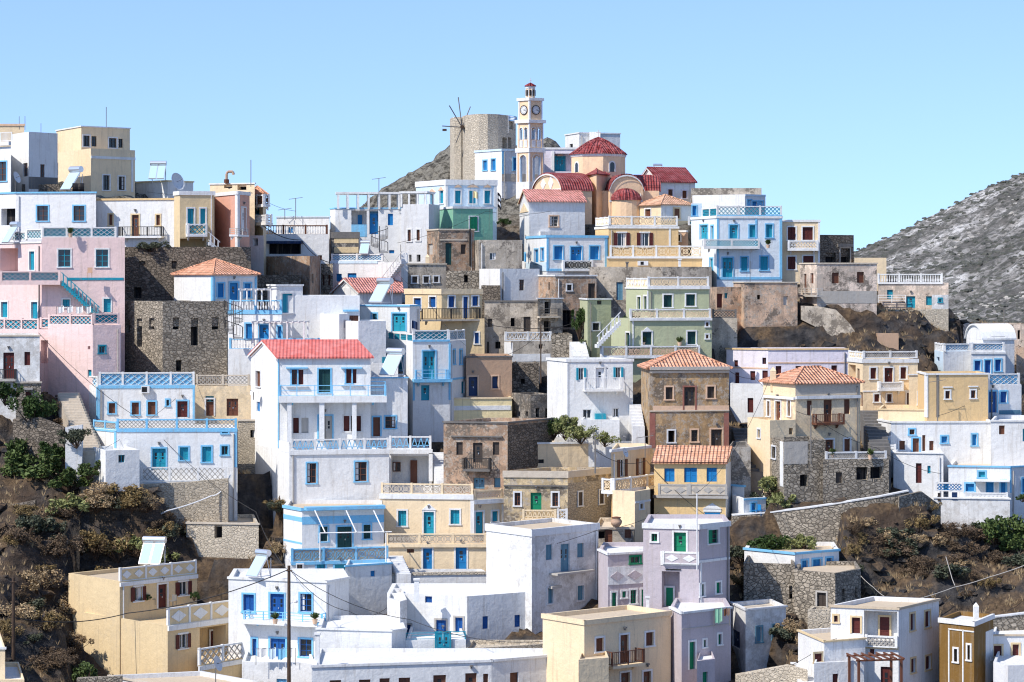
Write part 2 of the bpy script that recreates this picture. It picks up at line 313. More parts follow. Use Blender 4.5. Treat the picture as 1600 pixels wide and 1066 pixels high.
def B(P,yt,yb,wall,roof='f:wh',*feats,dep=8,ext=6,par=.3,vis=None):
    """one walled block of the current house. P: plan as 'pixelcolumn:distance' left to right"""
    pl=[tuple(float(q) for q in s.split(':')) for s in P.split()]
    near=min(pl,key=lambda q:q[1]); zt=(HY-yt)/F*near[1]; zb0=(HY-yb)/F*near[1]; zb=zb0-ext
    pts=[((x-800)/F*D,D) for x,D in pl]; n=len(pts)
    if cur['root'] is None:
        i=pl.index(near); cur['root']=root(cur['name'],(pts[i][0],pts[i][1],zb0),cur['label'],cur['cat'],cur['group'])
    hr=cur['root']; back=max(max(q[1] for q in pl)+2,near[1]+dep)
    if n==3 and (pl[0][1]-pl[1][1]>3.5 or pl[2][1]-pl[1][1]>3.5):
        poly=pts+[(pts[0][0]+pts[2][0]-pts[1][0],pts[0][1]+pts[2][1]-pts[1][1])]
    else:
        A,Z=pts[0],pts[-1]; ka,kz=back/A[1],back/Z[1]; cx=(A[0]+Z[0])/2
        pull=lambda x:x+(.4 if x<cx*1.04 else -.4)
        poly=pts+[(Z[0]*kz-.4,back),(A[0]*ka+.4,back)]
    N=len(poly); cx=sum(p[0] for p in poly)/N; cy=sum(p[1] for p in poly)/N
    blocks.append(dict(poly=poly,zb=zb0,zt=zt,x0=min(q[0] for q in pl),x1=max(q[0] for q in pl),yb=yb,D=near[1],pts=pts,vis=vis))
    m=MB(); fl=[]
    rs=roof.split(':'); pend=[]
    for i in range(N):
        c=Fac(poly[i],poly[(i+1)%N]); holes=[]
        if i<n-1:
            fs=feats[i] if i<len(feats) else ''
            for s in fs.split(';'):
                t=s.split()
                if len(t)<5: continue
                off=None
                if t[-1][0]=='@': off=float(t.pop()[1:])
                k=t[0]; x0,y0,x1,y1=map(float,t[1:5]); a=t[5:] ; pend.append((c,k,x0,y0,x1,y1,a,off))
                if k in 'cgodkr' and off is None:
                    u0,u1=sorted((c.U(x0),c.U(x1))); um=(u0+u1)/2; z0,z1=c.Z(y1,um),c.Z(y0,um)
                    u0=max(u0,.02); u1=min(u1,c.L-.02); z1=min(z1,zt-.12)
                    dp={'k':.7,'r':1.3}.get(k,.16)
                    if k=='r' and len(a)>1: dp=float(a[1])
                    if u1-u0>.05 and z1-z0>.05: holes.append((u0,u1,z0,z1,dp,k,a))
        us=sorted({0,c.L,*[h[0] for h in holes],*[h[1] for h in holes]}); zs=sorted({zb,zt,*[h[2] for h in holes],*[h[3] for h in holes]})
        for a_,b_ in zip(us,us[1:]):
            for e,f in zip(zs,zs[1:]):
                um,zm=(a_+b_)/2,(e+f)/2
                if any(h[0]<um<h[1] and h[2]<zm<h[3] for h in holes): continue
                m.quad(c.p(a_,0,e),c.p(b_,0,e),c.p(b_,0,f),c.p(a_,0,f))
        for (u0,u1,z0,z1,dp,k,a) in holes:
            for e in (((u0,z0),(u1,z0)),((u1,z0),(u1,z1)),((u1,z1),(u0,z1)),((u0,z1),(u0,z0))):
                (ua,za),(ub,zb_)=e; m.quad(c.p(ua,0,za),c.p(ub,0,zb_),c.p(ub,-dp,zb_),c.p(ua,-dp,za))
            if k=='r':
                q=MB(); q.fb(c,u0-.1,u1+.1,z0-.1,z1+.1,-dp-.1,-dp); child(q,'recess_wall',a[0] if a else wall,hr)
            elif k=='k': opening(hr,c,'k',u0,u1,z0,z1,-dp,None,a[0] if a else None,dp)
            else: opening(hr,c,k,u0,u1,z0,z1,-dp,a[0] if a else 'br',a[1] if len(a)>1 else None,dp)
    # roof
    corners=poly
    if rs[0] in 'fn':
        ins=[]
        for (x,y) in poly:
            d=math.hypot(x-cx,y-cy); k=1-.36/d; ins.append((cx+(x-cx)*k,cy+(y-cy)*k))
        zi=zt-(par if rs[0]=='f' else 2.2)
        for i in range(N):
            j=(i+1)%N; a,b=poly[i],poly[j]; c_,d_=ins[i],ins[j]
            m.quad((*a,zt),(*b,zt),(*d_,zt),(*c_,zt)); m.quad((*c_,zt),(*d_,zt),(*d_,zi-.05),(*c_,zi-.05))
        w=child(m,'wall',wall,hr)
        q=MB(); q.quad(*[(*p,zi) for p in ins]); child(q,'roof',rs[1] if len(rs)>1 and rs[1] else ('gd' if rs[0]=='n' else 'wh'),hr)
        if len(rs)>2:
            q=MB(); hh=float(rs[3]) if len(rs)>3 else .2
            for i in range(n-1):
                c=Fac(poly[i],poly[i+1]); q.fb(c,-.08,c.L+.08,zt-hh,zt+.03,-.12,.09)
            child(q,'cornice',rs[2],hr)
    else:
        # sloped roofs on the quad poly[0..3]; ridge height from its picture row
        if N>4: poly4=[poly[0],poly[1],poly[-2],poly[-1]] if n==2 else [poly[0],poly[1],poly[2],poly[3]]
        else: poly4=poly
        if n==2: p1,p2,p3,p0=poly[0],poly[1],poly[2],poly[3]
        else: p0,p1,p2,p3=poly4
        ya=float(rs[2]); v2=lambda a,b,t:(a[0]+(b[0]-a[0])*t,a[1]+(b[1]-a[1])*t)
        c4=((p0[0]+p1[0]+p2[0]+p3[0])/4,(p0[1]+p1[1]+p2[1]+p3[1])/4); za=(HY-ya)/F*c4[1]; ov=.3
        q=MB(); ez=zt-.02
        if rs[0]=='h':
            def grow(p): d=math.hypot(p[0]-c4[0],p[1]-c4[1]); k=1+ov*1.3/d; return (c4[0]+(p[0]-c4[0])*k,c4[1]+(p[1]-c4[1])*k)
            g0,g1,g2,g3=map(grow,(p0,p1,p2,p3)); Lf=math.dist(p1,p2); Ls=math.dist(p0,p1); rr=max(0,(Lf-Ls)/Lf) if Lf>Ls else 0
            ra=v2(v2(g0,g1,.5),v2(g3,g2,.5),.5-rr/2); rb=v2(v2(g0,g1,.5),v2(g3,g2,.5),.5+rr/2)
            if rr<.05: ra=rb=c4
            E=lambda p:(p[0],p[1],ez); T=lambda p:(p[0],p[1],za)
            if ra==rb: fs=[(E(g1),E(g2),T(ra)),(E(g0),E(g1),T(ra)),(E(g2),E(g3),T(ra)),(E(g3),E(g0),T(ra))]
            else: fs=[(E(g1),E(g2),T(rb),T(ra)),(E(g0),E(g1),T(ra)),(E(g2),E(g3),T(rb)),(E(g3),E(g0),T(ra),T(rb))]
            for f in fs: q.quad(*f)
            for a,b in ((g0,g1),(g1,g2),(g2,g3),(g3,g0)): q.quad((*a,ez-.1),(*b,ez-.1),(*b,ez),(*a,ez))
            q.quad((*g0,ez-.1),(*g1,ez-.1),(*g2,ez-.1),(*g3,ez-.1))
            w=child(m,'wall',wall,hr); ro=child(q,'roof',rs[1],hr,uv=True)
            k=MB()
            for a,b in ((g0,ra),(g1,ra),(g2,rb),(g3,rb),(ra,rb)):
                if a!=b: k.tube(E(a) if a is not ra else T(a),T(b),.09,6)
            child(k,'ridge_cap',rs[1],ro,uv=True)
        else:
            if rs[0] in 'GV': p0,p1,p2,p3=p1,p2,p3,p0      # ridge runs back; the gable faces front
            if rs[0] in 'gG': prof=[(0,0),(.5,1),(1,0)]
            else: prof=[(.5-.5*math.cos(math.pi*i/14),math.sin(math.pi*i/14)) for i in range(15)]
            hh=za-ez; e0=v2(p1,p0,0)
            dl=math.dist(p1,p2); oa=ov/dl; ds=math.dist(p0,p1); os_=ov/ds if rs[0] in 'gG' else .12/ds
            la=[];lb=[]
            for t,f in prof:
                tt=t+(-os_ if t==0 else os_ if t==1 else 0); zz=ez+hh*f-(hh*os_*2 if t in(0,1) and rs[0] in'gG' else 0)
                a=v2(p1,p0,tt); b=v2(p2,p3,tt); la.append((*v2(a,b,-oa*.6),zz)); lb.append((*v2(a,b,1+oa*.6),zz))
            for i in range(len(prof)-1):
                q.quad(la[i],lb[i],lb[i+1],la[i+1])
                up=lambda p:(p[0],p[1],p[2]+.14)
                q.quad(up(la[i]),up(lb[i]),up(lb[i+1]),up(la[i+1])); q.quad(la[i],la[i+1],up(la[i+1]),up(la[i])); q.quad(lb[i],lb[i+1],up(lb[i+1]),up(lb[i]))
            q.quad(la[0],lb[0],up(lb[0]),up(la[0]))
            for A_,B_ in ((p1,p0),(p2,p3)):
                m.quad(*[(*v2(A_,B_,t),ez+hh*f) for t,f in prof])
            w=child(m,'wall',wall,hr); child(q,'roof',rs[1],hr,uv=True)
            if len(rs)>3:
                q=MB()
                for i in range(len(prof)-1):
                    a,b=la[i],la[i+1]; dn=lambda p:(p[0],p[1],p[2]-.16)
                    cc=Fac(p0,p1) ; o=lambda p:(p[0]+cc.n[0]*.05,p[1]+cc.n[1]*.05,p[2])
                    q.quad(o(dn(a)),o(dn(b)),o(b),o(a))
                child(q,'verge',rs[3],hr)
    if n>1 and zt-zb0>3 and wall[:1]!='s' and random.random()<.4:
        c=Fac(poly[n-2],poly[n-1]); u=random.choice((.3,c.L-.3)); q=MB(); q.tube(c.p(u,.09,zb),c.p(u,.09,zt-.35),.055,6); child(q,'drain_pipe',random.choice(('wg','gy','Pgd')),hr)
    # mounted features
    for (c,k,x0,y0,x1,y1,a,off) in pend:
        if k in 'cgodk' and off is None or k=='r': continue
        o=off if off is not None else 0
        if k=='b': o=float(a[3]) if len(a)>3 else 1.0
        u0,u1=sorted((c.U(x0,o),c.U(x1,o))); um=(u0+u1)/2; z0,z1=c.Z(y1,um,o),c.Z(y0,um,o)
        if k in 'cgodk': opening(hr,c,k,u0,u1,z0,z1,o+.05,a[0] if a else 'br',a[1] if len(a)>1 else None,0)
        elif k=='t': q=MB(); q.fb(c,u0,u1,z0,z1,o-.02,o+(float(a[1]) if len(a)>1 else .05)); child(q,'trim',a[0],hr)
        elif k=='p': rail(hr,c,u0,u1,z0,z1,o-.12,a[0],a[1],a[2] if len(a)>2 else a[1],'roof_railing')
        elif k=='b':
            s=MB(); s.fb(c,u0,u1,z0,z0+.18,-.05,o)
            for f in (.12,.88):
                uu=u0+(u1-u0)*f; s.hexa([c.p(uu-.08,0,z0-.35),c.p(uu+.08,0,z0-.35),c.p(uu+.08,0,z0),c.p(uu-.08,0,z0),c.p(uu-.08,.25,z0-.1),c.p(uu+.08,.25,z0-.1),c.p(uu+.08,.25+.0,z0),c.p(uu-.08,.25,z0)])
            bl=child(s,'balcony',a[1] if a[0] not in 'IH' else (a[2] if len(a)>2 else 'wh'),hr)
            rail(bl,c,u0,u1,z0+.18,z1,o-.1,a[0],a[1],a[2] if len(a)>2 else a[1])
            for uu in (u0,u1):
                A_=c.p(uu,o-.1,0); B_=c.p(uu,0,0); c2=Fac(B_[:2],A_[:2]) if uu==u0 else Fac(A_[:2],B_[:2])
                rail(bl,c2,.0,c2.L-.1 if uu==u0 else c2.L,z0+.18,z1,-.09 if uu==u0 else -.09,a[0],a[1],a[2] if len(a)>2 else a[1])
        elif k=='s':   # stair flight with sloping rail; (x0,y0)-(x1,y1) is the rail's top line
            o=.95 if off is None else off; ua,ub=c.U(x0,o),c.U(x1,o); za,zc=c.Z(y0,ua,o),c.Z(y1,ub,o); m2=MB()
            n2=max(4,int(abs(za-zc)/.19)); hgt=.85
            st=MB()
            for i in range(n2):
                t0,t1=i/n2,(i+1)/n2; ux,uy=ua+(ub-ua)*t0,ua+(ub-ua)*t1; zz=za+(zc-za)*(i+.5 if zc<za else i+.5)/n2-hgt
                st.fb(c,min(ux,uy),max(ux,uy),zz-.32,zz,0,o)
            child(st,'stair_flight',a[0],hr)
            P=lambda u,z,oo:c.p(u,oo,z)
            for dz,t in ((0,.09),(-hgt+.12,.1)):
                m2.hexa([P(ua,za+dz-t,o),P(ub,zc+dz-t,o),P(ub,zc+dz,o),P(ua,za+dz,o),P(ua,za+dz-t,o-.1),P(ub,zc+dz-t,o-.1),P(ub,zc+dz,o-.1),P(ua,za+dz,o-.1)])
            nn=max(3,int(abs(ub-ua)/.33)); rr=child(m2,'stair_railing',a[0],hr); lt=MB()
            for i in range(nn):
                uu=ua+(ub-ua)*(i+.5)/nn; zz=za+(zc-za)*(i+.5)/nn; lt.fb(c,uu-.05,uu+.05,zz-hgt+.1,zz,o-.08,o-.02)
            child(lt,'baluster_row',a[1] if len(a)>1 else a[0],rr)
        elif k=='a':
            q=MB(); q.fb(c,u0,u1,z0,z1,.05,.38); r=child(q,'air_conditioner','wg',hr); q=MB(); um=u0+(u1-u0)*.4; rr=(z1-z0)*.36; zm=(z0+z1)/2
            q.hexa([c.p(um-rr,.39,zm-rr),c.p(um+rr,.39,zm-rr),c.p(um+rr,.39,zm+rr),c.p(um-rr,.39,zm+rr),c.p(um-rr,.35,zm-rr),c.p(um+rr,.35,zm-rr),c.p(um+rr,.35,zm+rr),c.p(um-rr,.35,zm+rr)]); child(q,'fan_grille','dk',r)
        elif k=='m':   # diamond plate
            q=MB(); P=[(u0,(z0+z1)/2),(um,z0),(u1,(z0+z1)/2),(um,z1)]; q.hexa([c.p(x,o+.06,y) for x,y in P]+[c.p(x,o-.02,y) for x,y in P]); child(q,'diamond_motif',a[0],hr)
        elif k=='y':   # pediment over a door
            q=MB(); P=[(u0,z0),(u1,z0),(um,z1)]; i=len(q.v); q.quad(*[c.p(x,o+.09,y) for x,y in P]); q.quad(*[c.p(x,o,y) for x,y in P][::-1])
            for (xa,ya_),(xb,yb_) in zip(P,P[1:]+P[:1]): q.quad(c.p(xa,o,ya_),c.p(xb,o,yb_),c.p(xb,o+.09,yb_),c.p(xa,o+.09,ya_))
            child(q,'pediment',a[0],hr)
        elif k=='e':   # slab canopy / awning
            dd=float(a[1]) if len(a)>1 else 1.0; q=MB(); q.fb(c,u0,u1,z0,z1,0,dd); child(q,'canopy',a[0],hr)
    return cur['root']
# ================================================================ houses, far to near (all figures: picture columns/rows measured on the photograph)
# --- hilltop
H('round stone windmill ruin with wide rubble walls on the hilltop behind the church','windmill_ruin','windmill')
B('720:306 722:302 727:299.5 735:298 748:297 762:296.8 778:297.5 793:299.5 806:303',178,282,'sw','n:gd','','','','','','','k 785 215 792 232','k 795 190 802 202;k 794 215 799 232',dep=12)
H('long white hilltop house with pale blue corners directly below the stone windmill')
B('742:296 784:291.5 846:294',233,282,'wh','f:wh:sk','c 755 251 761 266 bl lb;c 768 249 774 266 bl lb','c 802 247 807 266 bl lb;t 784 233 787 272 lb;t 784 272 846 284 cn .03')
H('pale pink hilltop building with columned porch and blue door right of the bell tower')
B('846:296 930:296',231,290,'wp','f:wh:wh','r 866 240 898 268 wp 1.6;d 867 246 882 268 te te @-1.5;t 862 236 866 268 wh .1;t 898 236 902 268 wh .1;p 852 262 862 270 D wh wh;y 868 238 882 246 tw @-1.5')
H('plain white cube building on the skyline behind the red church dome')
B('883:312 905:307 969:309',207,250,'wh','f:wh:wh:.12','c 890 225 895 232 dk','',)
B('921:306 938:305.5',206,250,'wh')
# --- church body
CH=H('cream domed church with dark red tiled vaults and octagonal drum','church','church',None)
B('833:284 879:275 925:276.5',298,345,'pe','v:Tr:272:wh','t 838 296 878 300 wh;m 845 279 853 297 wh;m 857 275 865 297 wh','')
B('925:282 1030:283',299,345,'pe','v:Tr:275:wh','t 925 296 1030 299 wh')
B('905:280 952:278.3 1030:278.8',298,350,'pe','f:pe','','')
B('938:283 953:277 1005:278',297,345,'pe','V:Tr:275:wh','','t 952 313 1004 316 wh;c 914 325 922 335 br')
B('916:281 932:277 948:280',271,300,'pe','h:Tr:263','','')
# --- white houses right of church
H('white house with dark red tiled roof and solar heater right of the church dome')
B('997:290 1030:284 1086:286',283,325,'wh','g:Tr:263:wh','','c 1044 296 1051 308 br wp;c 1066 298 1073 310 br wp')
H('low white house row under a grey stone parapet near the right skyline')
B('1080:280 1190:280',294,320,'cn*','f:gd','')
B('1082:276 1164:273 1196:275',304,330,'wh','f:wh','','c 1168 313 1174 323 lb lb;c 1176 315 1183 323 bl lb;c 1186 315 1192 323 lb lb;t 1164 304 1196 307 sk')
H('small white and cream house with pale hipped tile roof in front of the church')
B('998:277 1033:273 1080:275',319,345,'cr','h:Tp:304','c 1008 327 1017 339 br wh','t 1033 319 1080 345 wh .02;c 1053 326 1061 341 br be @.02;g 1073 326 1078 330 dk')
H('narrow blue and white house with terrace between hipped roof and blue mansion')
B('1080:268 1097:268',318,400,'sk','f:wh','c 1082 322 1088 337 bl lb;p 1075 339 1097 352 X wh te @0.4;d 1084 358 1090 385 te')
H('white chapel like house with pale red tile roof in front of the church vault')
B('812:278 827:270 914:272',314,380,'wh','g:Ts:298:be','t 812 334 827 337 wh;t 815 340 817 368 wh;t 820 340 822 368 wh;y 813 318 826 332 cr','g 859 338 872 354 gy tw;t 842 362 858 374 wh .5')
H('white house with bright blue frames and three blue openings below the church')
B('822:266 854:258 949:260',368,424,'wh','f:wh:lb:.22','c 835 390 841 412 bl lb;c 845 388 850 406 bl lb;t 822 410 854 424 sk','t 854 370 857 424 lb;t 945 372 949 424 lb;t 856 420 948 424 lb;c 866 385 879 405 bl lb;d 892 386 909 408 bl lb;c 922 385 936 405 bl lb;b 880 407 927 424 O wh ir .5')
B('816:268 842:266',408,424,'wh','f:wh','d 821 396 832 409 bl lb @0;p 818 410 844 420 X wh gy @0.3')
H('ochre house with maroon shutters and two carved terraces beside the blue framed house')
B('930:266 951:260 1060:261',354,405,'mu','f:ta:wh','p 930 340 951 353 D wh cr','p 951 338 1059 353 O wh cr;o 965 364 978 386 ma wh;o 1001 364 1014 386 ma wh;t 1045 356 1048 386 wh')
B('1044:263 1075:262',361,405,'bn','f:ta','g 1056 367 1063 377 dk wh;t 1044 360 1075 363 wh')
B('948:258 1099:259',402,440,'mu','f:ta','p 953 384 1098 402 O wh cr;t 948 401 1099 404 wh .15;a 996 408 1012 415')
H('tall pale blue mansion with carved railings and teal shutters on the right skyline')
B('1080:262 1120:255 1222:256',338,438,'ps','f:wh:wh','p 1096 325 1120 339 X wh te;d 1094 352 1106 374 te lb;c 1111 353 1115 374 te lb;c 1109 404 1114 422 te lb','p 1120 322 1222 338 X wh te;t 1120 336 1222 340 lb .05;t 1120 341 1123 436 lb;t 1180 341 1183 390 lb;t 1218 341 1222 436 lb;d 1140 352 1153 373 te lb;c 1171 352 1181 371 te lb;c 1197 351 1207 371 te lb;b 1100 374 1187 389 X wh te .9;d 1129 403 1145 436 te lb;c 1158 402 1168 423 te lb;c 1188 401 1200 422 te lb;t 1120 433 1220 437 lb')
H('narrow cream house with maroon shutters attached right of the blue mansion')
B('1222:257 1281:257',344,440,'cr','f:ta:wh','c 1231 355 1243 375 ma wh;c 1254 355 1270 375 ma wh;c 1231 401 1243 421 ma wh;c 1255 400 1271 420 ma wh;b 1231 376 1279 392 X wh wg .8;t 1278 346 1281 438 wh')
H('roofless grey stone ruin with a dark doorway at the right end of skyline','stone_ruin','ruin')
B('1281:262 1334:264',367,415,'sd','n:gd','k 1313 388 1328 412 gy;t 1308 381 1332 386 gd .2;k 1290 395 1306 411')
H('cream house behind the white baluster terrace at the foot of the bare hill')
B('1335:262 1385:262',403,450,'cr','f:ta')
H('pale pinkish square house with brown shutters standing on a grey rendered base')
B('1250:246 1276:242 1370:243',411,475,'pw*','f:ta:cn:.1','c 1256 428 1260 456 br;c 1266 427 1271 443 br;b 1247 450 1276 464 H gy gy .6','t 1276 455 1370 474 gy .02;c 1300 426 1311 443 br;c 1339 425 1350 442 br')
H('cream house with white baluster roof terrace and blue shutters near the bare hill')
B('1372:252 1482:251',442,486,'pw*','f:wh','p 1371 428 1473 443 B wh wh;c 1386 453 1395 467 te;d 1416 463 1430 482 te;c 1447 463 1456 477 te;p 1372 461 1415 473 H wh wh @0.6;t 1372 441 1473 444 wh .1')
B('1456:248 1482:248',461,486,'wh*','f:wh','g 1467 467 1471 472 te te')
# --- left skyline
H('cream building edge with pink rimmed roof slab at the far left skyline')
B('-30:276 38:276',194,290,'cr','f:ta:tw')
H('white house corner with blue framed brown window and small railed balcony at far left')
B('-20:256 17:254',229,300,'wh','f:wh','g -6 253 10 283 br lb;p -18 207 17 222 I wg wg;t -20 222 17 228 wh .3')
H('white curved wall house with two narrow dark windows over a brown stone base')
B('17:262 45:257 90:260',206,305,'wh','f:wh','g 36 255 43 276 br','g 63 257 70 277 br;t 45 277 90 296 gd .02')
B('34:258 92:258',288,308,'sd','f:gd')
H('two storey cream house with open dark shutters crowning the left skyline')
B('88:279 127:271 203:275',197,250,'cr','f:ta:wh:.1','','g 130 212 140 229 ir wh;g 143 213 151 229 ir;g 170 216 182 231 ir wh;g 185 217 192 231 ir')
B('91:272 142:263 211:267',232,305,'cr','f:ta','','t 142 245 211 249 wh .08;g 161 274 171 297 ir wh;g 185 276 195 297 ir wh;t 205 250 208 300 wh')
H('low white house with yellow rim carrying a solar heater behind the cream house')
B('213:272 262:268 302:271',282,312,'wh','f:wh:ye:.12','','')
H('long white house with two blue framed windows above the pink house roof')
B('-10:244 25:242 150:241',300,392,'wh','f:gd:lb:.12','k 2 326 24 352','g 58 322 75 345 br lb;g 115 322 132 345 br lb')
H('white house with ochre rim and black iron balcony above the dark stone wall')
B('150:243 272:241',310,392,'wh','f:ta:mu:.16','c 170 335 176 352 br be;d 206 336 217 369 br be;c 244 336 250 352 br be;b 185 354 252 372 I ir wh .7')
H('beige house with teal doors and white lattice balcony left of the salmon house')
B('272:240 281:238 335:239',299,392,'be','f:ta:wh:.35','','c 293 326 303 351 te wh;c 313 326 321 351 te wh;b 293 350 324 370 X wh te .9;r 280 373 322 388 mu 1.5;s 326 362 344 378 wh wh @0.9')
H('salmon pink tall house with white corner stripes and a roof chimney pipe')
B('333:245 371:238 390:242',299,395,'sa','f:ta:wh:.3','t 368 302 371 388 wh','t 371 302 374 388 wh;d 377 325 384 362 wg wh;b 372 357 389 370 H gy wh .8')
B('328:250 398:248',286,320,'cr','f:wh:wh:.1','k 350 288 363 294;k 371 287 385 297')
H('narrow white house with red tile roof and carved balconies right of salmon house')
B('388:254 411:250 416:252',303,400,'cr','h:To:291','b 390 305 411 324 O wh br .7;c 398 325 405 336 te;b 398 336 415 352 X wh wh .7;d 392 341 396 362 br','')
B('390:246 412:245',368,412,'wh','f:wh','k 395 372 403 384')
H('white house with long brown and white baluster terrace on the left skyline')
B('432:263 515:262',338,370,'wh','f:wh:sk:.12','c 451 355 459 364 bl')
B('410:256 514:256',366,440,'wh','f:ta','p 408 352 512 367 B br wh;k 420 378 470 397;e 417 377 474 381 nv 1.2;c 497 399 503 407 br')
H('brown rendered stone house with dark walls below the white baluster terrace','stone_house')
B('404:254 484:246 500:252',400,470,'bn*','f:gd','','k 487 428 490 442')
H('grey brown stepped stone house gable beside the solar heater terrace','stone_house')
B('497:253 520:252',412,470,'st','f:gd','g 503 430 507 446 br;g 512 430 516 446 br')
H('long dark stone ruin wall with broken windows behind the orange hipped roof','stone_wall','wall')
B('194:237 300:236.5 392:237',386,480,'sd','n:gd','k 217 408 227 421;k 209 449 221 466;k 268 408 276 420','')
H('low dark stone wall between the hipped roof house and brown stone house','stone_wall','wall')
B('400:243 470:244',430,470,'sd','n:gd','')
# --- left centre
H('small white house with orange hipped tile roof and deep blue door')
B('272:234.5 333:228 402:230.5',428,500,'wh','h:To:405','t 330 432 333 470 lb','t 333 432 336 470 lb;t 398 432 401 470 lb;t 335 432 400 435 sk;c 340 443 350 465 bl lb;d 359 442 372 471 bl lb;c 382 443 392 465 bl lb')
H('white and blue stepped house with two baluster terraces beside the tall stone ruin')
B('356:227 440:226',486,545,'wh','f:ta','p 358 469 440 486 B lb wh;t 356 485 441 491 lb .06;c 384 506 394 529 bl lb;d 405 508 420 530 bl lb;c 434 510 442 528 bl lb')
B('418:232 432:229.5 473:230.5',445,500,'wh','f:wh:wh:.12','','c 441 459 457 489 te wg')
B('356:224 500:224',545,600,'wh','f:ta','p 358 529 500 546 B lb wh')
H('long plain white lime washed wall house behind the red gabled roof')
B('440:230 562:231',462,545,'wh','f:wh','c 546 493 560 512 br;t 536 484 560 487 lb .2')
B('500:229 530:226 545:227',491,560,'wh','f:wh','','c 537 500 543 512 wg')
H('low white gabled outhouse with faded red tiles below the spiral stair house')
B('522:252 560:249 628:251',455,475,'wh','g:Ts:436:wh','t 535 450 548 470 wg .03','')
H('roofless tall grey rubble ruin with three empty windows in the left centre','stone_ruin','ruin')
B('190:231 254:225 355:227',471,592,'st','n:gd','k 214 498 222 542;k 233 497 241 515;k 197 500 203 520','k 270 496 280 515 ;k 298 497 310 540;k 331 495 342 515;k 275 563 284 580')
# --- pink house
H('big pink house with turquoise shutters and carved turquoise terraces at left edge')
B('-20:238 0:234 40:231 65:229',378,600,'pk','f:wh:wh:.12','','r -2 388 28 424 pk 2;p 15 362 40 376 x wh te;c 2 472 12 496 te wh','c 46 393 54 422 te wh;p 40 358 65 374 x wh te;c 24 472 37 498 te wh;c 49 472 59 498 te wh')
B('65:228 195:228.5',371,600,'pk','f:ta','p 65 355 182 371 x wh te;g 91 390 110 417 te wh;g 150 390 169 417 te wh;t 105 434 193 438 te;d 162 467 173 488 te wh;c 98 468 109 480 te wh;p 0 424 94 440 x pk te @1.0;t 0 439 96 445 pk 1.0;s 96 425 156 480 te te')
B('-20:229 60:225 100:224',515,600,'pk','f:wh','p -20 498 60 516 x pk te','p 62 497 98 513 x pk te;r 64 532 100 568 pk 1.5;c 89 535 95 564 te wh @-.1')
B('75:223 145:220 189:221',508,600,'pk','f:ta','p 75 492 144 508 x pk te;c 137 578 143 590 te;k 137 541 141 546','p 146 490 187 506 x pk te;g 155 541 164 552 te te')
H('small shabby white house with maroon door on stone base at left edge')
B('-20:216 62:216',524,596,'wh*','f:ta:cn:.1','d 5 551 22 592 ma;c 38 550 47 571 ma;b -8 577 24 596 I ir gy .8')
B('25:215.5 64:216',597,664,'st','f:cn:cn:.12','c 40 612 49 632 ma;t 36 606 51 609 gy .2')
# --- white/blue lower left
H('wide white house with pale blue trims and long openwork terraces at lower left')
B('110:223 153:219 305:219.5',603,670,'wh','f:ta','p 111 587 152 604 x wh lb;c 124 614 130 627 br be;t 151 604 153 655 lb','p 154 582 304 603 x wh lb;t 153 602 305 607 lb .05;t 153 606 156 655 lb;t 301 606 304 655 lb;c 170 630 180 646 br lb;c 206 629 217 648 br lb;c 231 628 243 648 br lb;g 260 625 264 634 ir lb;d 277 627 293 652 ma lb;a 221 603 234 614')
B('145:214 182:211 371:211.5',672,757,'wh','f:ta','p 145 658 182 671 X lb gy;t 145 671 182 674 lb;t 179 674 182 700 lb','p 182 655 370 671 X lb gy;t 182 670 371 675 lb .06;t 366 676 370 730 lb;d 238 701 259 734 te lb;c 281 699 294 719 te lb;c 316 698 330 722 te lb;g 347 668 356 677 te lb;g 346 697 356 711 te lb;p 220 730 354 752 X wh gy @1.6;t 218 751 355 758 wh 1.6')
B('141:211 165:206 218:207',704,760,'wh','f:wh','','g 185 711 195 723 te')
H('old cream cottage with brown doors under a weathered lattice parapet','cottage')
B('305:222.5 392:222.5',603,672,'cr*','f:ta','p 306 586 390 602 X cn gy;c 321 619 334 628 te;d 322 624 334 650 br wg;d 354 623 372 650 br')
H('small square stone outbuilding beside the tall white house','stone_house')
B('372:221 416:221',656,740,'sl','f:cn:cn:.12','k 391 672 400 684')
# --- big white house
H('tall white house with red gabled roof and stacked blue railed balconies')
B('392:222 434:215.5 579:216',558,735,'wh','g:Tc:533:wh','c 400 580 407 604 br wg;c 401 628 406 643 bl','t 434 560 436 700 lb;g 456 578 464 601 ma lb;c 465 578 474 601 ma;t 447 574 481 576 lb .25;t 447 603 481 605 wg .2;c 498 577 516 613 dg lb;c 541 577 549 599 ma lb;c 550 577 557 599 ma;t 533 574 566 576 lb .25;t 533 601 566 603 wg .2;c 458 653 467 677 ma wg;c 471 653 482 677 gy;d 498 650 519 690 gy lb;c 537 650 546 674 ma wg;c 556 650 564 674 ma wg;g 547 650 555 674 ma;b 436 602 603 628 H lb lb 1.3;t 436 618 604 628 wh 1.32;t 449 629 456 690 wh 1.2;t 499 627 507 688 wh 1.2;t 550 626 557 686 wh 1.2')
B('579:217 637:217.5',590,735,'wh','f:wh:lb:.08','d 583 652 594 682 br lb;g 602 651 618 669 br lb;p 579 596 602 612 H lb lb @0.5')
B('400:220 452:210.5 608:212',706,845,'wh','f:wh','t 436 690 452 706 wh .02','p 454 686 608 704 V wh lb;t 452 703 608 710 wh .12;g 480 724 494 755 br lb;g 555 722 573 752 br lb')
B('608:214 675:214',706,760,'wh','f:wh','p 608 682 674 702 V wh lb;t 608 702 676 709 wh .2;r 611 712 671 760 wh 2.2;g 614 722 626 737 br @-2;d 641 719 652 755 br @-2;t 670 708 676 752 wh .2;c 615 706 624 710 br @-2')
H('white house with broad blue band and painted terrace panels under white poles')
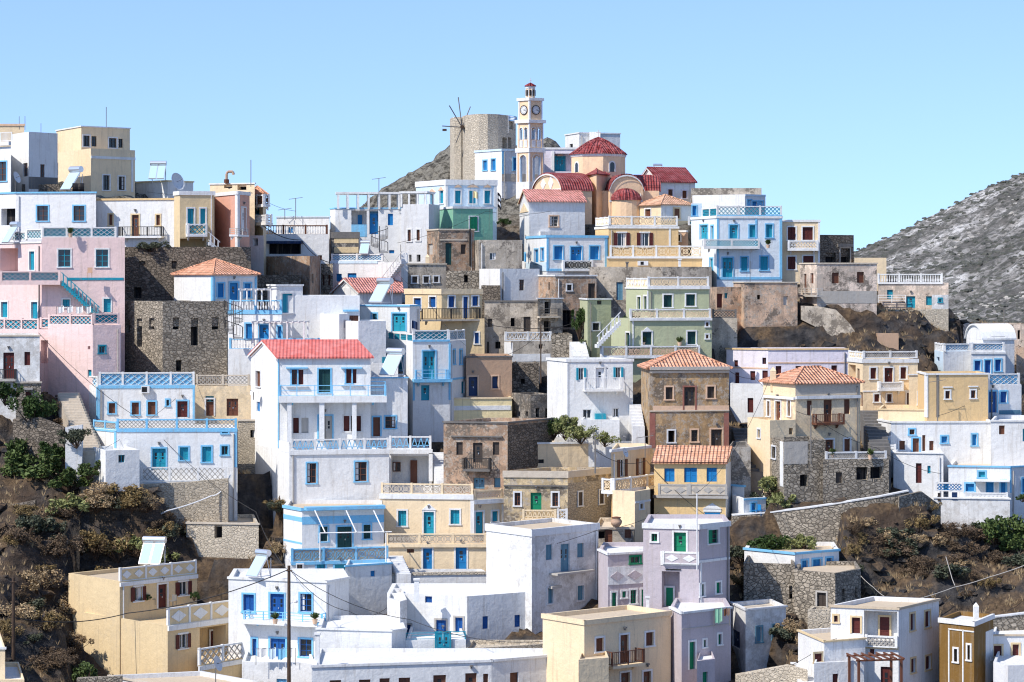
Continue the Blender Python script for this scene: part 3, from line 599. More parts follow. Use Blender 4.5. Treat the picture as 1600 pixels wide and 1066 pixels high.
B('443:206 472:203 600:205',795,882,'wh','f:ta:lb','t 443 806 472 813 lb .02;t 443 845 472 848 lb .02','t 472 806 600 818 lb .02;c 500 823 512 846 dg lb;d 527 823 550 860 dg lb;c 568 820 579 842 dg lb;t 475 790 598 795 lb .9')
B('446:203.5 455:200 608:202',878,960,'wh','f:wh','','p 455 856 607 878 o lb tw;t 455 876 608 881 lb .08;c 495 882 508 901 te lb;d 523 882 540 912 te lb;a 462 880 474 891')
B('540:197 612:199',884,960,'wh','f:wh:lb:.1','c 579 892 586 901 bl;')
# --- centre top
H('pale blue and mint green mansion with ornate white cornice left of the church')
B('650:277 697:270 776:272',281,380,'sk','f:wh:wh:.55','c 672 302 678 319 te wh;c 687 298 693 318 te wh;t 694 284 697 330 wh;y 670 295 681 301 tw;y 685 292 694 298 tw','t 697 284 700 324 wh;t 772 284 776 324 wh;c 711 298 720 318 te wh;c 733 298 744 318 te wh;c 757 298 766 318 te wh;y 709 288 722 293 tw;y 729 287 748 293 tw;y 755 288 768 293 tw')
B('686:271 708:266 770:268',323,400,'gm','f:wh:wh:.2','','g 734 339 746 361 gr wh;c 735 339 745 361 gr @.02')
H('white house with framed roof pergola terrace and blue niche below the rock')
B('516:268 524:266 628:266',325,420,'wh','f:wh:lb:.08','','r 549 328 573 351 wh 1.5;c 559 336 566 351 bl @-1.4;t 549 351 573 370 lb .03;r 577 328 591 366 lb .8;d 578 334 590 366 bl @-.6;c 606 334 614 352 bl;t 549 327 579 329 wh .04;c 608 391 616 396 bl')
B('627:265 670:264 687:268',319,420,'wg','f:wh','c 637 359 642 377 br wh;c 651 359 656 376 br wh;k 639 398 643 409;k 651 398 657 409','')
H('white house with pale blue carved terrace rail above the low red roof')
B('516:257 600:255',409,458,'wh','f:ta','p 517 397 598 408 x wh lb;t 516 408 590 412 sk .06;c 525 428 534 440 bl;c 543 427 557 437 bl;')
B('596:254 627:253',410,470,'wh','f:ta','s 627 393 596 433 wg wg @0.9;c 609 432 616 442 te')
B('627:256 637:256',397,440,'wh','f:wh','p 628 396 637 406 x wh te')
H('low grey weathered outbuilding under the white pergola house')
B('518:261 561:261',363,410,'gd*','f:gd:gd:.6','t 522 372 560 380 be .02;t 522 386 560 395 be .02')
H('old brown plastered house with dark narrow door below the mint green house')
B('667:263 686:259 741:260',358,425,'bn*','f:gd:cn:.12','c 669 381 676 398 gy','t 687 374 730 376 cn;d 696 380 706 414 dg;c 720 382 728 397 dw;t 733 358 735 415 ir .2')
H('blank grey beige weathered block with one small window right of brown house')
B('738:262 748:257 816:258',375,430,'cn*','f:ta','','g 765 395 775 406 wg')
H('old stucco house front with three dark windows behind the cream blue shuttered house')
B('628:259 636:256 697:257',412,460,'cn*','f:gd:cn:.1','','c 644 432 652 442 dw wg;c 662 432 670 442 dw wg;c 678 432 685 441 dw wg')
H('low rubble house wall with one small dark window beside the old stucco front','stone_house')
B('697:257 748:257',423,460,'st','f:gd','k 725 430 731 441')
H('blank bright white cube house with one dark window in the centre')
B('749:256 781:251 843:253',420,470,'wh','f:wh','','g 811 437 819 454 br')
B('752:250 782:249.5',446,475,'sd','f:gd')
H('small tan house with rubble side and dark door behind the ivy')
B('841:253 868:250 932:251',430,500,'bn*','f:gd:wg:.12','k 857 441 859 453','g 886 445 893 454 dw wg;c 919 443 930 467 dw;k 879 485 893 512;')
H('long grey rendered wall building with a faded blue door above the green house')
B('921:254 1035:253 1112:254',417,500,'cn*','f:cn','c 963 441 973 469 bg;','')
H('cream house with royal blue shutters and long black iron balcony in the centre')
B('633:248 690:244 753:246',452,500,'be','f:gy:cr:.5','c 647 466 658 484 ry wh;c 671 464 681 480 ry wh','c 701 463 710 480 ry wh;d 724 464 731 498 ry wh;c 738 463 747 478 ry wh;b 660 482 751 502 I ir cn .8')
B('700:245 757:245',498,575,'be','f:cn','c 742 520 748 537 ry wh;k 740 478 741 479')
H('weathered grey plaster house row with many dark openings right of the iron balcony')
B('757:246 848:246',470,565,'cn*','f:gd:gd:.1','c 762 498 769 511 dw;k 798 497 804 510;c 818 495 829 518 dw;c 761 534 764 552 dw;k 774 534 782 545')
B('840:245 879:246',466,565,'cn*','f:gd:wg:.08','k 851 468 861 490;k 850 502 861 518;b 843 482 876 497 H gd cn .5')
H('whitewashed peeling hut with zigzag white parapet in the middle of village')
B('788:240 801:237 862:238',533,580,'cn*','f:cn','t 788 535 801 560 wh .02','p 789 519 862 533 V wh wh;k 842 538 848 545;t 800 553 860 565 wh .02')
H('small dark rubble wall block beside the white steps and ivy','stone_wall','wall')
B('860:238 894:238',523,575,'st','n:gd','')
# --- centre
H('white and turquoise house with striped corner and balcony in the village centre')
B('560:236 640:233 656:234',477,560,'wh','f:wh:lb:.12','g 581 490 589 500 te lb;d 613 490 634 518 te lb','')
B('605:233 645:224 703:225 728:229',533,630,'wh','f:ta','p 605 520 645 535 X wh te;c 621 549 631 578 te lb','p 645 516 702 532 x wh te;t 645 531 703 534 lb .08;d 661 549 680 593 te lb;b 650 578 701 598 H lb lb .6;t 644 592 704 597 lb .62;t 645 598 648 626 lb;t 701 536 704 625 lb;d 658 602 671 626 te','p 703 516 727 531 x wh te;c 707 547 711 569 te lb;c 718 547 722 569 te lb;c 721 596 726 615 te;t 703 590 728 593 lb')
H('blank white cubic annex between red gable roof and turquoise door house')
B('540:226 560:224 603:225',502,600,'wh','f:wh','','t 597 558 603 570 te')
B('580:222 622:222',568,620,'wg','f:gy','k 592 590 597 604')
H('low tan brown house with two navy doors below the blue shuttered cream house')
B('728:228 800:229',557,635,'bn','f:ta:gd:.12','d 732 589 746 619 nv tw;c 769 588 778 607 nv tw')
H('small dark rubble house with a single square hole right of tan house','stone_house')
B('800:231 842:231',568,620,'sd','f:gd','k 814 592 820 600')
H('low pale yellow house with grey diamond parapet and brown doors')
B('600:228 705:226',643,690,'ye','f:ta','p 638 625 704 643 D wg gy;c 664 653 676 674 br;c 689 653 704 676 br')
B('704:226 800:227',622,690,'ye','f:ta:cr:.1','t 705 634 798 641 wh')
H('blackened stone hut with two dark slots beside the green tree','stone_house')
B('799:229 829:225 866:226',617,665,'gd*','f:gd','k 809 643 813 651;k 821 643 825 651','k 837 638 843 652;k 852 638 857 652')
H('white house with open turquoise shutters and white iron balcony left of the ochre ruin')
B('855:224 886:219 989:220',562,675,'wh','f:wh:wh','','t 886 564 888 670 wg;o 904 575 912 594 te;d 931 575 944 606 wg wh;g 948 575 950 577 wg;o 962 574 970 591 te;b 914 590 974 612 I wg wh .9;g 911 640 924 654 wg;g 957 638 967 652 wg;t 929 646 945 655 te .6')
B('908:215 968:215',656,700,'wh','f:wh')
H('sage green house with white carved terraces, exterior stairs and dark green shutters')
B('978:238 1012:232 1108:233',450,520,'gl','f:wh:wh:.1','p 978 435 1012 450 D wh cr;c 996 464 1001 483 dg wh;c 1006 463 1011 483 dg wh','p 1012 433 1108 448 O wh cr;t 1012 447 1108 452 wh .2;c 1037 461 1050 480 dg wh;c 1072 460 1086 478 dg wh;t 1011 455 1013 485 wh')
B('955:233 984:228.5 1112:230',498,570,'gl','f:wh','c 978 520 984 545 dg wh','p 984 483 1111 498 O wh cr;t 984 497 1112 501 wh .2;t 988 500 990 546 wh;c 1004 519 1018 539 dg wh;c 1074 518 1087 538 dg wh;y 1003 511 1019 518 wh;s 970 487 933 525 wh wh;b 940 541 1094 560 O wh tw .6;c 1103 504 1107 510 br wh;c 1103 523 1107 529 br wh')
H('narrow sage green annex tower with one small window beside the ivy')
B('906:243 918:237 955:238',467,550,'gl','f:wh:wh:.1','','g 926 505 936 516 ir wh;g 933 470 940 476 dw')
H('old two storey ochre house with crumbling stucco and orange hipped roof')
B('1002:219 1015:213 1139:214',575,702,'ob*','h:To:548','','t 1015 573 1139 578 gy .3;t 1015 579 1139 583 cn .15;c 1040 605 1051 624 dw tw;d 1069 605 1086 641 dw rd;c 1105 604 1116 622 dw tw;t 1020 634 1139 641 tw .02;t 1015 641 1139 643 cn .08;k 1044 673 1054 691 wg;g 1080 672 1090 690 dw tw;d 1111 671 1128 699 dw tw;t 1015 645 1024 700 rd .02;t 1131 645 1139 700 rd .02')
H('low yellow stone hut with tall blue frame beside the cream lattice balcony house')
B('838:214 1000:216',692,740,'cr','f:ta:wh:.12','c 838 718 850 724 dk')
B('866:218 978:218',683,720,'wg','f:cn')
# --- brown old house etc.
H('old brown plaster house with wooden iron balcony and dark rubble side wall')
B('693:211 793:210 862:216',660,765,'bn*','f:cn:gd:.1','c 713 691 723 711 dw;d 739 692 754 723 dw;c 770 691 780 711 dw;t 705 681 785 683 gd .2;b 723 716 765 737 I ir gd .8;d 740 747 757 764 bg;c 772 747 782 762 bg','t 793 662 862 730 sd .03')
H('cream stone house with green door and rubble side behind the off white block')
B('787:207 887:206.5 956:211',737,830,'be*','f:ta:cn:.5','g 804 770 813 790 br wg;d 829 770 846 797 gr;g 863 770 872 791 br wg;t 787 758 887 760 gd .15;p 816 797 869 812 V cr cr @.7;t 815 811 887 815 cr .7;p 870 796 887 812 X wg wg @.7','t 887 752 956 828 sl .02;c 903 769 909 790 dw wg @.02;c 936 766 942 787 dw wg @.02')
H('cream house with white carved wedge balcony and open brown shutters')
B('955:204 1016:209',703,860,'cr','f:wh:wh:.2','o 968 718 976 745 br;o 997 716 1004 742 br;b 960 744 1038 767 O wh cr 1.2')
B('957:202 992:201 1016:203',768,870,'cr','f:cr','','t 992 782 1016 785 wh;g 1000 787 1005 795 ir wh')
H('shabby little grey porch house with brown door under a clay pot roof')
B('930:199 990:199',824,880,'cn*','f:cn:cn:.15','k 934 828 946 842;d 945 828 957 853 br;c 976 826 986 841 br;p 932 852 967 865 X cn cn @0.5;t 930 863 968 867 cn .2')
H('orange ochre house with blue shutters, striped tile roof and grey parapet')
B('1022:205 1134:204.2 1147:209',722,812,'og','G:To:699:wg','c 1038 732 1054 753 bl;c 1069 731 1089 754 bl;c 1104 731 1120 753 bl;p 1028 757 1076 774 D gy cn @0.5;t 1026 774 1138 778 gy .5;t 1020 774 1134 779 gd .03;p 1076 757 1136 774 D gy cn @0.5;t 1101 801 1125 812 bl;y 1098 786 1128 795 wh;t 1099 796 1127 800 wh','t 1134 722 1147 812 wh .02;k 1138 737 1140 760;k 1138 788 1140 802')
H('cream yellow house with teal shutters between two ornate terrace railings')
B('593:207.5 740:206.5 787:208',779,840,'cr','f:ta','p 595 756 739 773 O cr cn;t 593 772 740 780 wh .1;t 593 782 597 838 wh;t 735 782 741 838 wh;c 622 798 635 822 te wh;d 662 800 678 838 te wh;y 659 787 682 797 wh;c 704 797 718 819 te wh','p 741 766 786 781 X cr cn;t 741 780 787 787 wh .1;d 743 800 755 835 te wh;c 769 799 778 815 te wh;t 784 788 787 838 wh')
B('600:204 762:204',851,900,'cr','f:ta','p 603 834 760 851 O cr cn;t 600 850 762 855 cr .2;c 636 858 647 864 br;d 661 857 675 892 bl wh;d 712 854 729 890 bl wh')
H('big off white blocky house with slate blue shutters and a broken balcony')
B('760:194.5 831:190 935:195',828,965,'wh*','f:ta:wh:.5','','c 853 851 863 875 bg;d 876 850 890 894 bg;c 902 849 912 871 bg;c 856 918 864 943 bg wg;c 902 915 912 938 bg wg;t 858 892 916 895 gy .9;t 857 915 872 919 gy .4')
# --- lavender houses
H('lavender house with green doors and white diamond balcony panels')
B('1005:185.5 1092:184.5 1140:187',820,955,'lv','f:wh:wh:.35','g 1018 834 1027 846 gr wh;d 1053 832 1072 864 gr wh;t 1032 862 1092 884 wh .04;p 1034 863 1092 882 D wh lv @.3;t 1040 889 1064 891 dk .06;r 1034 893 1062 950 lv 1.2;d 1041 918 1052 950 gr wh @-1.1','g 1107 828 1122 849 gr wh;c 1107 828 1112 849 gr @.04;t 1092 873 1140 877 wh;c 1094 913 1100 931 gr wh;c 1119 910 1126 927 gr wh;t 1094 878 1096 948 wh')
B('935:192 950:189 1034:191',865,955,'lv','f:wh:wh:.12','','g 985 870 1000 880 gr gr;t 950 884 1032 912 wh .05;m 953 893 975 908 lv @.04;m 980 891 1003 906 lv @.04;m 1007 889 1029 904 lv @.04;d 956 926 963 950 gr wh;c 972 924 978 934 gr wh;g 985 922 994 943 gr wh;d 1002 921 1011 952 gr wh;g 1018 918 1030 938 gr wh')
H('lower lavender house with green door and laundry below the diamond balcony house')
B('1047:180 1065:177 1142:180',957,1080,'lv','f:wh:wh:.12','','d 1077 1003 1086 1046 gr wh;g 1099 1000 1103 1011 gr wh;g 1122 991 1127 1007 gr wh;t 1066 978 1142 979 gy')
B('1089:174 1117:175',1033,1100,'lv','f:wh','c 1098 1050 1106 1070 gr')
H('shabby peeling white cottage with grey blue windows right of the lavender house','cottage')
B('1142:187 1165:183 1228:185',952,1062,'wh*','f:cn:wg:.1','d 1144 985 1156 1012 nv','c 1182 980 1190 1003 bg bg;c 1208 977 1216 998 bg bg')
# --- bottom
H('yellow house with brown shutters and wooden balcony at bottom centre')
B('848:177.5 913:174 1048:179',970,1100,'cr','f:ta:cr:.3','','c 931 997 943 1018 br wh;d 969 992 982 1042 br wh;c 1009 988 1021 1009 br wh;b 958 1017 1008 1043 I br cr .9;d 970 1051 984 1090 br wh;d 1005 1049 1017 1090 br wh')
B('904:171 951:172',1031,1100,'cr','f:ta')
H('low whitewashed complex with blue windows and a turquoise gate')
B('605:190 730:188 850:191.5',932,1030,'wh','f:wh','c 664 930 675 942 ry;c 633 976 642 992 ry gy;c 681 969 697 988 ry gy;c 711 965 723 988 ry gy','c 754 963 763 983 ry;c 804 961 813 980 ry;k 845 972 849 1000')
B('612:200 760:201',896,930,'wh','f:st:sw:.18',dep=1)
B('495:182 612:181 634:182',985,1045,'wh','f:wh:wh:.08','','')
B('634:182 728:182.5',1001,1045,'wh','f:wh','p 634 989 682 1003 H te te;d 682 989 702 1022 te te @0.06;p 703 987 727 1000 H te te')
B('605:187 625:185 636:186',940,990,'wh*','f:wh')
H('long flat roofed white house along the bottom edge with brown doors')
B('487:172.5 768:175 905:178.5',1040,1100,'wh','f:wh:wh:.14','c 515 1063 533 1080 br;c 561 1062 579 1080 br;d 593 1060 609 1090 br;c 623 1059 641 1080 br;d 677 1055 697 1090 br;d 727 1052 745 1090 br;d 755 1053 763 1090 br','d 797 1051 810 1090 br;c 864 1046 875 1068 br')
H('low rubble garden wall with sunlit top behind the long white roof','stone_wall','wall',None)
B('725:182 856:184.5',1014,1030,'sw','f:sw',dep=1.2)
H('white house with royal blue doors and wire balcony beside the wooden pole')
B('357:190.5 510:188 545:190.5',908,1090,'wh','f:wh:wh:.14','c 380 929 397 956 ry lb;d 422 928 444 969 ry lb;g 469 928 487 956 ry lb;b 380 957 503 975 H lb lb .9;t 380 968 503 975 wh .92;c 394 998 401 1027 ry lb;d 422 998 446 1040 ry lb;g 468 999 487 1026 ry lb','')
B('509:184 560:184',1006,1080,'wh','f:wh','g 527 1009 541 1020 ry ry')
B('378:185 492:184',1037,1090,'wh','f:wh','c 432 1061 448 1080 lb')
H('beige house with white diamond friezes and open maroon shutters at bottom left')
B('107:199 187:193.5 308:199',909,1075,'be','f:ta','','t 187 904 308 910 wh .14;p 188 882 308 903 D wh be;o 210 917 222 939 ma wh;d 247 913 261 950 ma wh;o 280 909 293 930 ma wh')
B('130:197 262:189.5 364:194.5',978,1075,'be','f:be','','p 263 944 364 972 D wh be;t 262 971 364 979 wh .14;o 280 991 292 1013 ma wh;r 312 979 353 1016 mu 1.6;d 328 985 344 1012 ma wh @-1.5')
B('310:186.5 386:190.5',1040,1090,'be','f:be','p 312 1008 386 1036 X wh gy;t 310 1035 386 1042 wh .12')
H('flat tan terrace roof with pale rim along the bottom left edge')
B('170:181 262:176 410:178',1073,1120,'wg','f:ta:cn:.1','','',dep=9)
H('cream wall corner with a white rim cut by the bottom left corner')
B('-30:176 8:176',1012,1100,'cr','f:wh:wh:.12')
B('-30:174 38:174',1062,1100,'cr','f:wh')
H('small roofless looking rubble shed with one dark opening on the dark slope','stone_shed','shed')
B('291:207 404:206',818,872,'sw','f:ta:cn:.12','k 335 821 347 841')
# --- right
H('tan stucco house with leaning brown doors left of the pinkish house')
B('1146:246 1163:240 1246:241',441,510,'tw*','f:ta:cn:.08','k 1172 440 1173 441','c 1224 463 1231 477 gy;k 1183 461 1188 468;c 1153 465 1158 480 ma')
B('1110:244 1120:241 1163:242',449,510,'tw*','f:gd','','d 1118 459 1129 481 ma;g 1132 458 1137 466 te')
B('1112:237 1152:237',497,540,'cn*','f:cn','p 1113 484 1151 497 X gd gd')
H('wide white house with pale pink upper wall and maroon openings')
B('1135:235 1200:233 1325:233.5',545,625,'wp','f:wh:mu:.12','c 1147 563 1153 573 ma;t 1135 574 1200 576 tw;g 1191 559 1197 569 ma;c 1148 582 1155 600 ma;c 1172 580 1180 594 ma;d 1191 579 1200 600 ma','t 1200 566 1325 568 tw;d 1212 572 1221 590 ma;c 1243 572 1252 588 ma;c 1269 571 1283 590 ma;c 1299 571 1308 584 ma',dep=3)
B('1141:230 1200:229',600,665,'wh','f:wh','c 1168 622 1177 645 ma')
H('cream two storey house with maroon shutters and openwork roof parapet on the right')
B('1325:229 1348:225 1434:226',562,660,'cr','f:ta:wh:.3','p 1325 549 1348 560 D wh cr;r 1326 570 1337 595 bn .8;c 1339 576 1343 598 ma;c 1344 613 1348 635 ma','p 1349 549 1434 560 X wh gy;c 1360 575 1369 592 ma wh;d 1382 575 1395 597 ma wh;c 1407 574 1416 592 ma wh;b 1374 597 1412 611 X wh wg .6;t 1348 610 1434 612 wh;c 1366 616 1374 628 ma wh;g 1386 616 1393 628 ma wh;c 1417 614 1428 634 ma wh')
B('1420:224 1446:224',585,655,'cr','f:wh:wh:.08','c 1435 613 1441 632 ma wh')
H('ochre yellow box house with two small framed windows on the right')
B('1434:221 1448:216 1544:217',584,660,'mu','f:wh:wh:.12','t 1445 586 1448 652 wh','t 1448 586 1450 652 wh;g 1477 611 1484 623 ma wh;g 1517 610 1524 622 ma wh;t 1463 585 1467 652 gd .03;t 1473 604 1488 606 wh .1;t 1513 603 1528 605 wh .1')
B('1372:218 1446:217',640,668,'cr','f:ta:be:.08','')
H('white house with sky blue openwork parapets and three royal blue doors at upper right')
B('1460:240 1474:234 1517:235',550,610,'sk','f:wh','p 1460 537 1474 549 x wh lb;g 1463 558 1468 564 nv','p 1474 537 1517 548 x wh lb;t 1474 549 1517 600 wh .02')
B('1517:233 1571:233.5',549,620,'wh','f:wh','p 1518 536 1570 548 x wh lb;t 1517 550 1571 553 wh .1;c 1523 564 1532 579 ry lb;d 1539 563 1548 584 ry lb;c 1555 562 1564 580 ry lb')
H('white house with blue openwork terrace and navy door beside the ochre box house')
B('1544:219 1596:220',602,660,'wh','f:wh','p 1544 584 1594 602 x wh lb;d 1545 612 1557 645 ry lb;c 1563 612 1573 629 ry lb;t 1561 641 1594 647 bg')
H('white barrel vaulted chapel near the right edge','chapel','chapel')
B('1510:242 1536:237 1585:238',531,585,'wh','v:wh:508','','k 1570 537 1571 541;t 1549 526 1570 528 gd .04')
H('tan flat roofed house behind the white vaulted chapel')
B('1505:250 1640:250',507,560,'pw*','f:ta','k 1590 516 1594 530')
B('1588:244 1640:244',543,600,'tw*','f:ta','')
H('long white terraced house with brown doors and a blue window on the right')
B('1372:217 1392:213.5 1549:214',659,745,'wh','f:wh:wh:.1','','g 1421 671 1429 679 br lb;d 1426 685 1436 707 br lb;c 1441 680 1446 705 br;c 1405 689 1414 703 br wh;c 1452 689 1459 704 br;c 1471 682 1480 692 bl lb;c 1519 679 1526 696 bl lb')
B('1365:213 1392:212',682,740,'wh','f:wh','g 1383 688 1387 694 te lb;k 1368 685 1370 693')
B('1396:209 1474:208',708,790,'wh','f:wh:wh:.08','d 1431 724 1440 755 ma;c 1449 728 1454 740 te;p 1380 695 1400 707 D wh wh')
H('plain white house with one brown window at the right edge')
B('1548:211 1640:211',657,745,'wh','f:wh:wh:.1','c 1561 665 1570 679 br;c 1598 670 1610 690 te')
H('white house with bright blue doors and blue lattice balcony at right edge')
B('1482:208 1578:207 1640:209',729,830,'wh','f:cn:lb:.1','c 1529 737 1539 746 te lb;c 1509 756 1522 768 bl lb;d 1541 754 1552 776 bl lb;c 1564 751 1571 774 bl lb;e 1520 749 1578 751 wh 1.4;t 1538 751 1540 777 wh .2;t 1553 751 1555 777 wh .2','t 1578 729 1580 770 lb;c 1597 748 1604 770 bl lb')
B('1459:206 1578:205',779,825,'wh*','f:wh:wh:.08','c 1465 770 1470 783 dw @0;p 1461 754 1506 768 X wh bl;c 1487 769 1496 781 nv @.0;p 1507 770 1575 778 D wh wh')
H('beige house with red hipped tile roof, chimney and brown wooden balcony')
B('1193:212 1243:208 1344:210',598,715,'cr*','h:To:573','t 1193 619 1243 623 wh .2;c 1199 627 1203 650 br wh;d 1212 627 1220 657 br wh;c 1231 626 1235 650 br wh;t 1193 600 1243 618 cr .02','t 1243 600 1344 617 cn .02;t 1243 618 1344 623 wg .2;c 1261 626 1269 649 br;d 1287 625 1300 665 br;c 1319 624 1328 647 br;b 1276 647 1320 664 I br br .9;d 1289 687 1302 708 br wh;c 1319 686 1328 705 br wh;g 1240 668 1242 678 br')
B('1168:211 1203:206.5 1243:207.5',657,740,'cr','f:be','g 1184 671 1188 684 dw wg','k 1233 669 1239 679')
H('grey ruinous stone house with white quoins and long low openwork terrace','stone_ruin','ruin')
B('1203:207 1225:203 1290:204',688,785,'st','f:gd','t 1219 690 1224 760 wh .03;g 1206 698 1212 716 dw wg','t 1225 690 1262 725 gy .02;k 1250 742 1262 760')
B('1286:203 1389:204',718,785,'st','f:gd','p 1290 706 1386 718 X wg gy;c 1306 738 1316 755 dw;k 1338 730 1356 750;k 1360 730 1378 748')
H('rough grey rendered block beside the striped tile roof','stone_house')
B('1138:207 1173:207',699,760,'gy*','f:gd','')
H('tiny stepped white and blue cottage beside the curved stone wall','cottage')
B('1144:206 1162:203 1197:204',779,806,'wh','f:wh','','c 1174 786 1181 803 te lb;t 1162 778 1197 781 lb')
B('1144:207 1163:206',759,806,'wh','f:wh:lb:.12')
B('1160:207.5 1172:207',768,806,'wh','f:wh')
H('small white house with blue rim and tan roof on the dark right slope')
B('1163:196 1242:192.5 1311:195',864,890,'wh','f:ta:lb:.14','','c 1253 876 1262 890 bl lb;c 1270 874 1283 890 bl lb;c 1291 872 1300 890 bl lb')
H('square rubble and plaster house with a grey door on the right slope','stone_house')
B('1241:188.5 1305:186.5 1345:189.5',896,965,'st','f:ta','c 1277 926 1291 958 dw gy','k 1316 920 1321 939;k 1336 918 1340 935')
H('low broken rubble wall left of the square stone house','stone_ruin','ruin')
B('1162:190.5 1242:189.5',882,955,'st','n:gd','k 1233 915 1238 936')
H('low rubble wall end left of the tan framed white house','stone_wall','wall')
B('1262:184.5 1298:184.5',953,1000,'sw','n:gd',dep=2)
H('white house with tan framed maroon windows and timber pergola at bottom right')
B('1298:177.5 1404:176 1467:181',950,1100,'wh','f:ta:ta:.14','g 1303 962 1309 972 ma be;d 1331 965 1344 990 ma be;r 1350 955 1402 1002 wh 1.3;d 1375 964 1390 996 ma be @-1.2;p 1351 994 1402 1012 X wh gy @0.3;c 1359 1014 1366 1024 ma;d 1376 1042 1392 1090 ma;c 1332 1041 1343 1064 ma be;t 1350 1010 1404 1014 be .1','c 1422 959 1429 985 ma be;c 1445 955 1453 980 ma be;c 1423 1029 1430 1051 ma be;c 1446 1025 1454 1046 ma be')
B('1247:180 1288:174.5 1352:176',1002,1100,'wh','f:ta:be:.08','','c 1272 1021 1283 1034 ma be @0')
B('1272:172.5 1350:173.5',1036,1100,'wh','f:wh','c 1301 1053 1310 1080 ma;')
H('ochre stuccoed building with white stripes right of the bottom white house')
B('1468:178 1522:176 1552:180',972,1100,'oc','f:wh:wh:.3','t 1482 985 1484 1066 wh;t 1504 984 1506 1066 wh;t 1482 984 1522 986 wh;g 1491 1014 1496 1034 ir wh;g 1512 1008 1516 1031 ir wh','t 1540 985 1552 1066 wh .02;g 1548 1014 1550 1030 wg wh')
H('low white house with maroon doors at the bottom right corner')
B('1550:180 1640:180',992,1060,'wh','f:wh:ta:.08','c 1553 1009 1565 1026 ma be;d 1582 1007 1592 1025 ma be')
B('1552:175 1575:173.5 1640:174',1040,1100,'wg','f:wh','')
# ================================================================ church tower, drum, dome
def arch_face(m,c,u0,u1,z0,z1,ops,inset=.0,th=.25):
    """facade strip with round headed openings ops=[(ua,ub,za,ztop)]"""
    cur_=u0
    for ua,ub,za,zt in ops:
        m.fb(c,cur_,ua,z0,z1,-th,0)
        if za>z0: m.fb(c,ua,ub,z0,za,-th,0)
        r=(ub-ua)/2; zs=zt-r; cx=(ua+ub)/2; n=10
        for i in range(n):
            a,b=math.pi*i/n,math.pi*(i+1)/n; xa,xb=cx-r*math.cos(a),cx-r*math.cos(b); ya,yb=zs+r*math.sin(a),zs+r*math.sin(b)
            m.hexa([c.p(xa,0,ya),c.p(xb,0,yb),c.p(xb,0,z1),c.p(xa,0,z1),c.p(xa,-th,ya),c.p(xb,-th,yb),c.p(xb,-th,z1),c.p(xa,-th,z1)])
        cur_=ub
    m.fb(c,cur_,u1,z0,z1,-th,0)
def arch_band(m,c,ua,ub,za,zt,t=.08,o=.03):
    r=(ub-ua)/2; zs=zt-r; cx=(ua+ub)/2; n=10
    m.fb(c,ua-t,ua,za,zs,0,o); m.fb(c,ub,ub+t,za,zs,0,o)
    for i in range(n):
        a,b=math.pi*i/n,math.pi*(i+1)/n; P=[(cx-r*math.cos(a),zs+r*math.sin(a)),(cx-r*math.cos(b),zs+r*math.sin(b)),(cx-(r+t)*math.cos(b),zs+(r+t)*math.sin(b)),(cx-(r+t)*math.cos(a),zs+(r+t)*math.sin(a))]
        m.hexa([c.p(x,o,y) for x,y in P]+[c.p(x,0,y) for x,y in P])
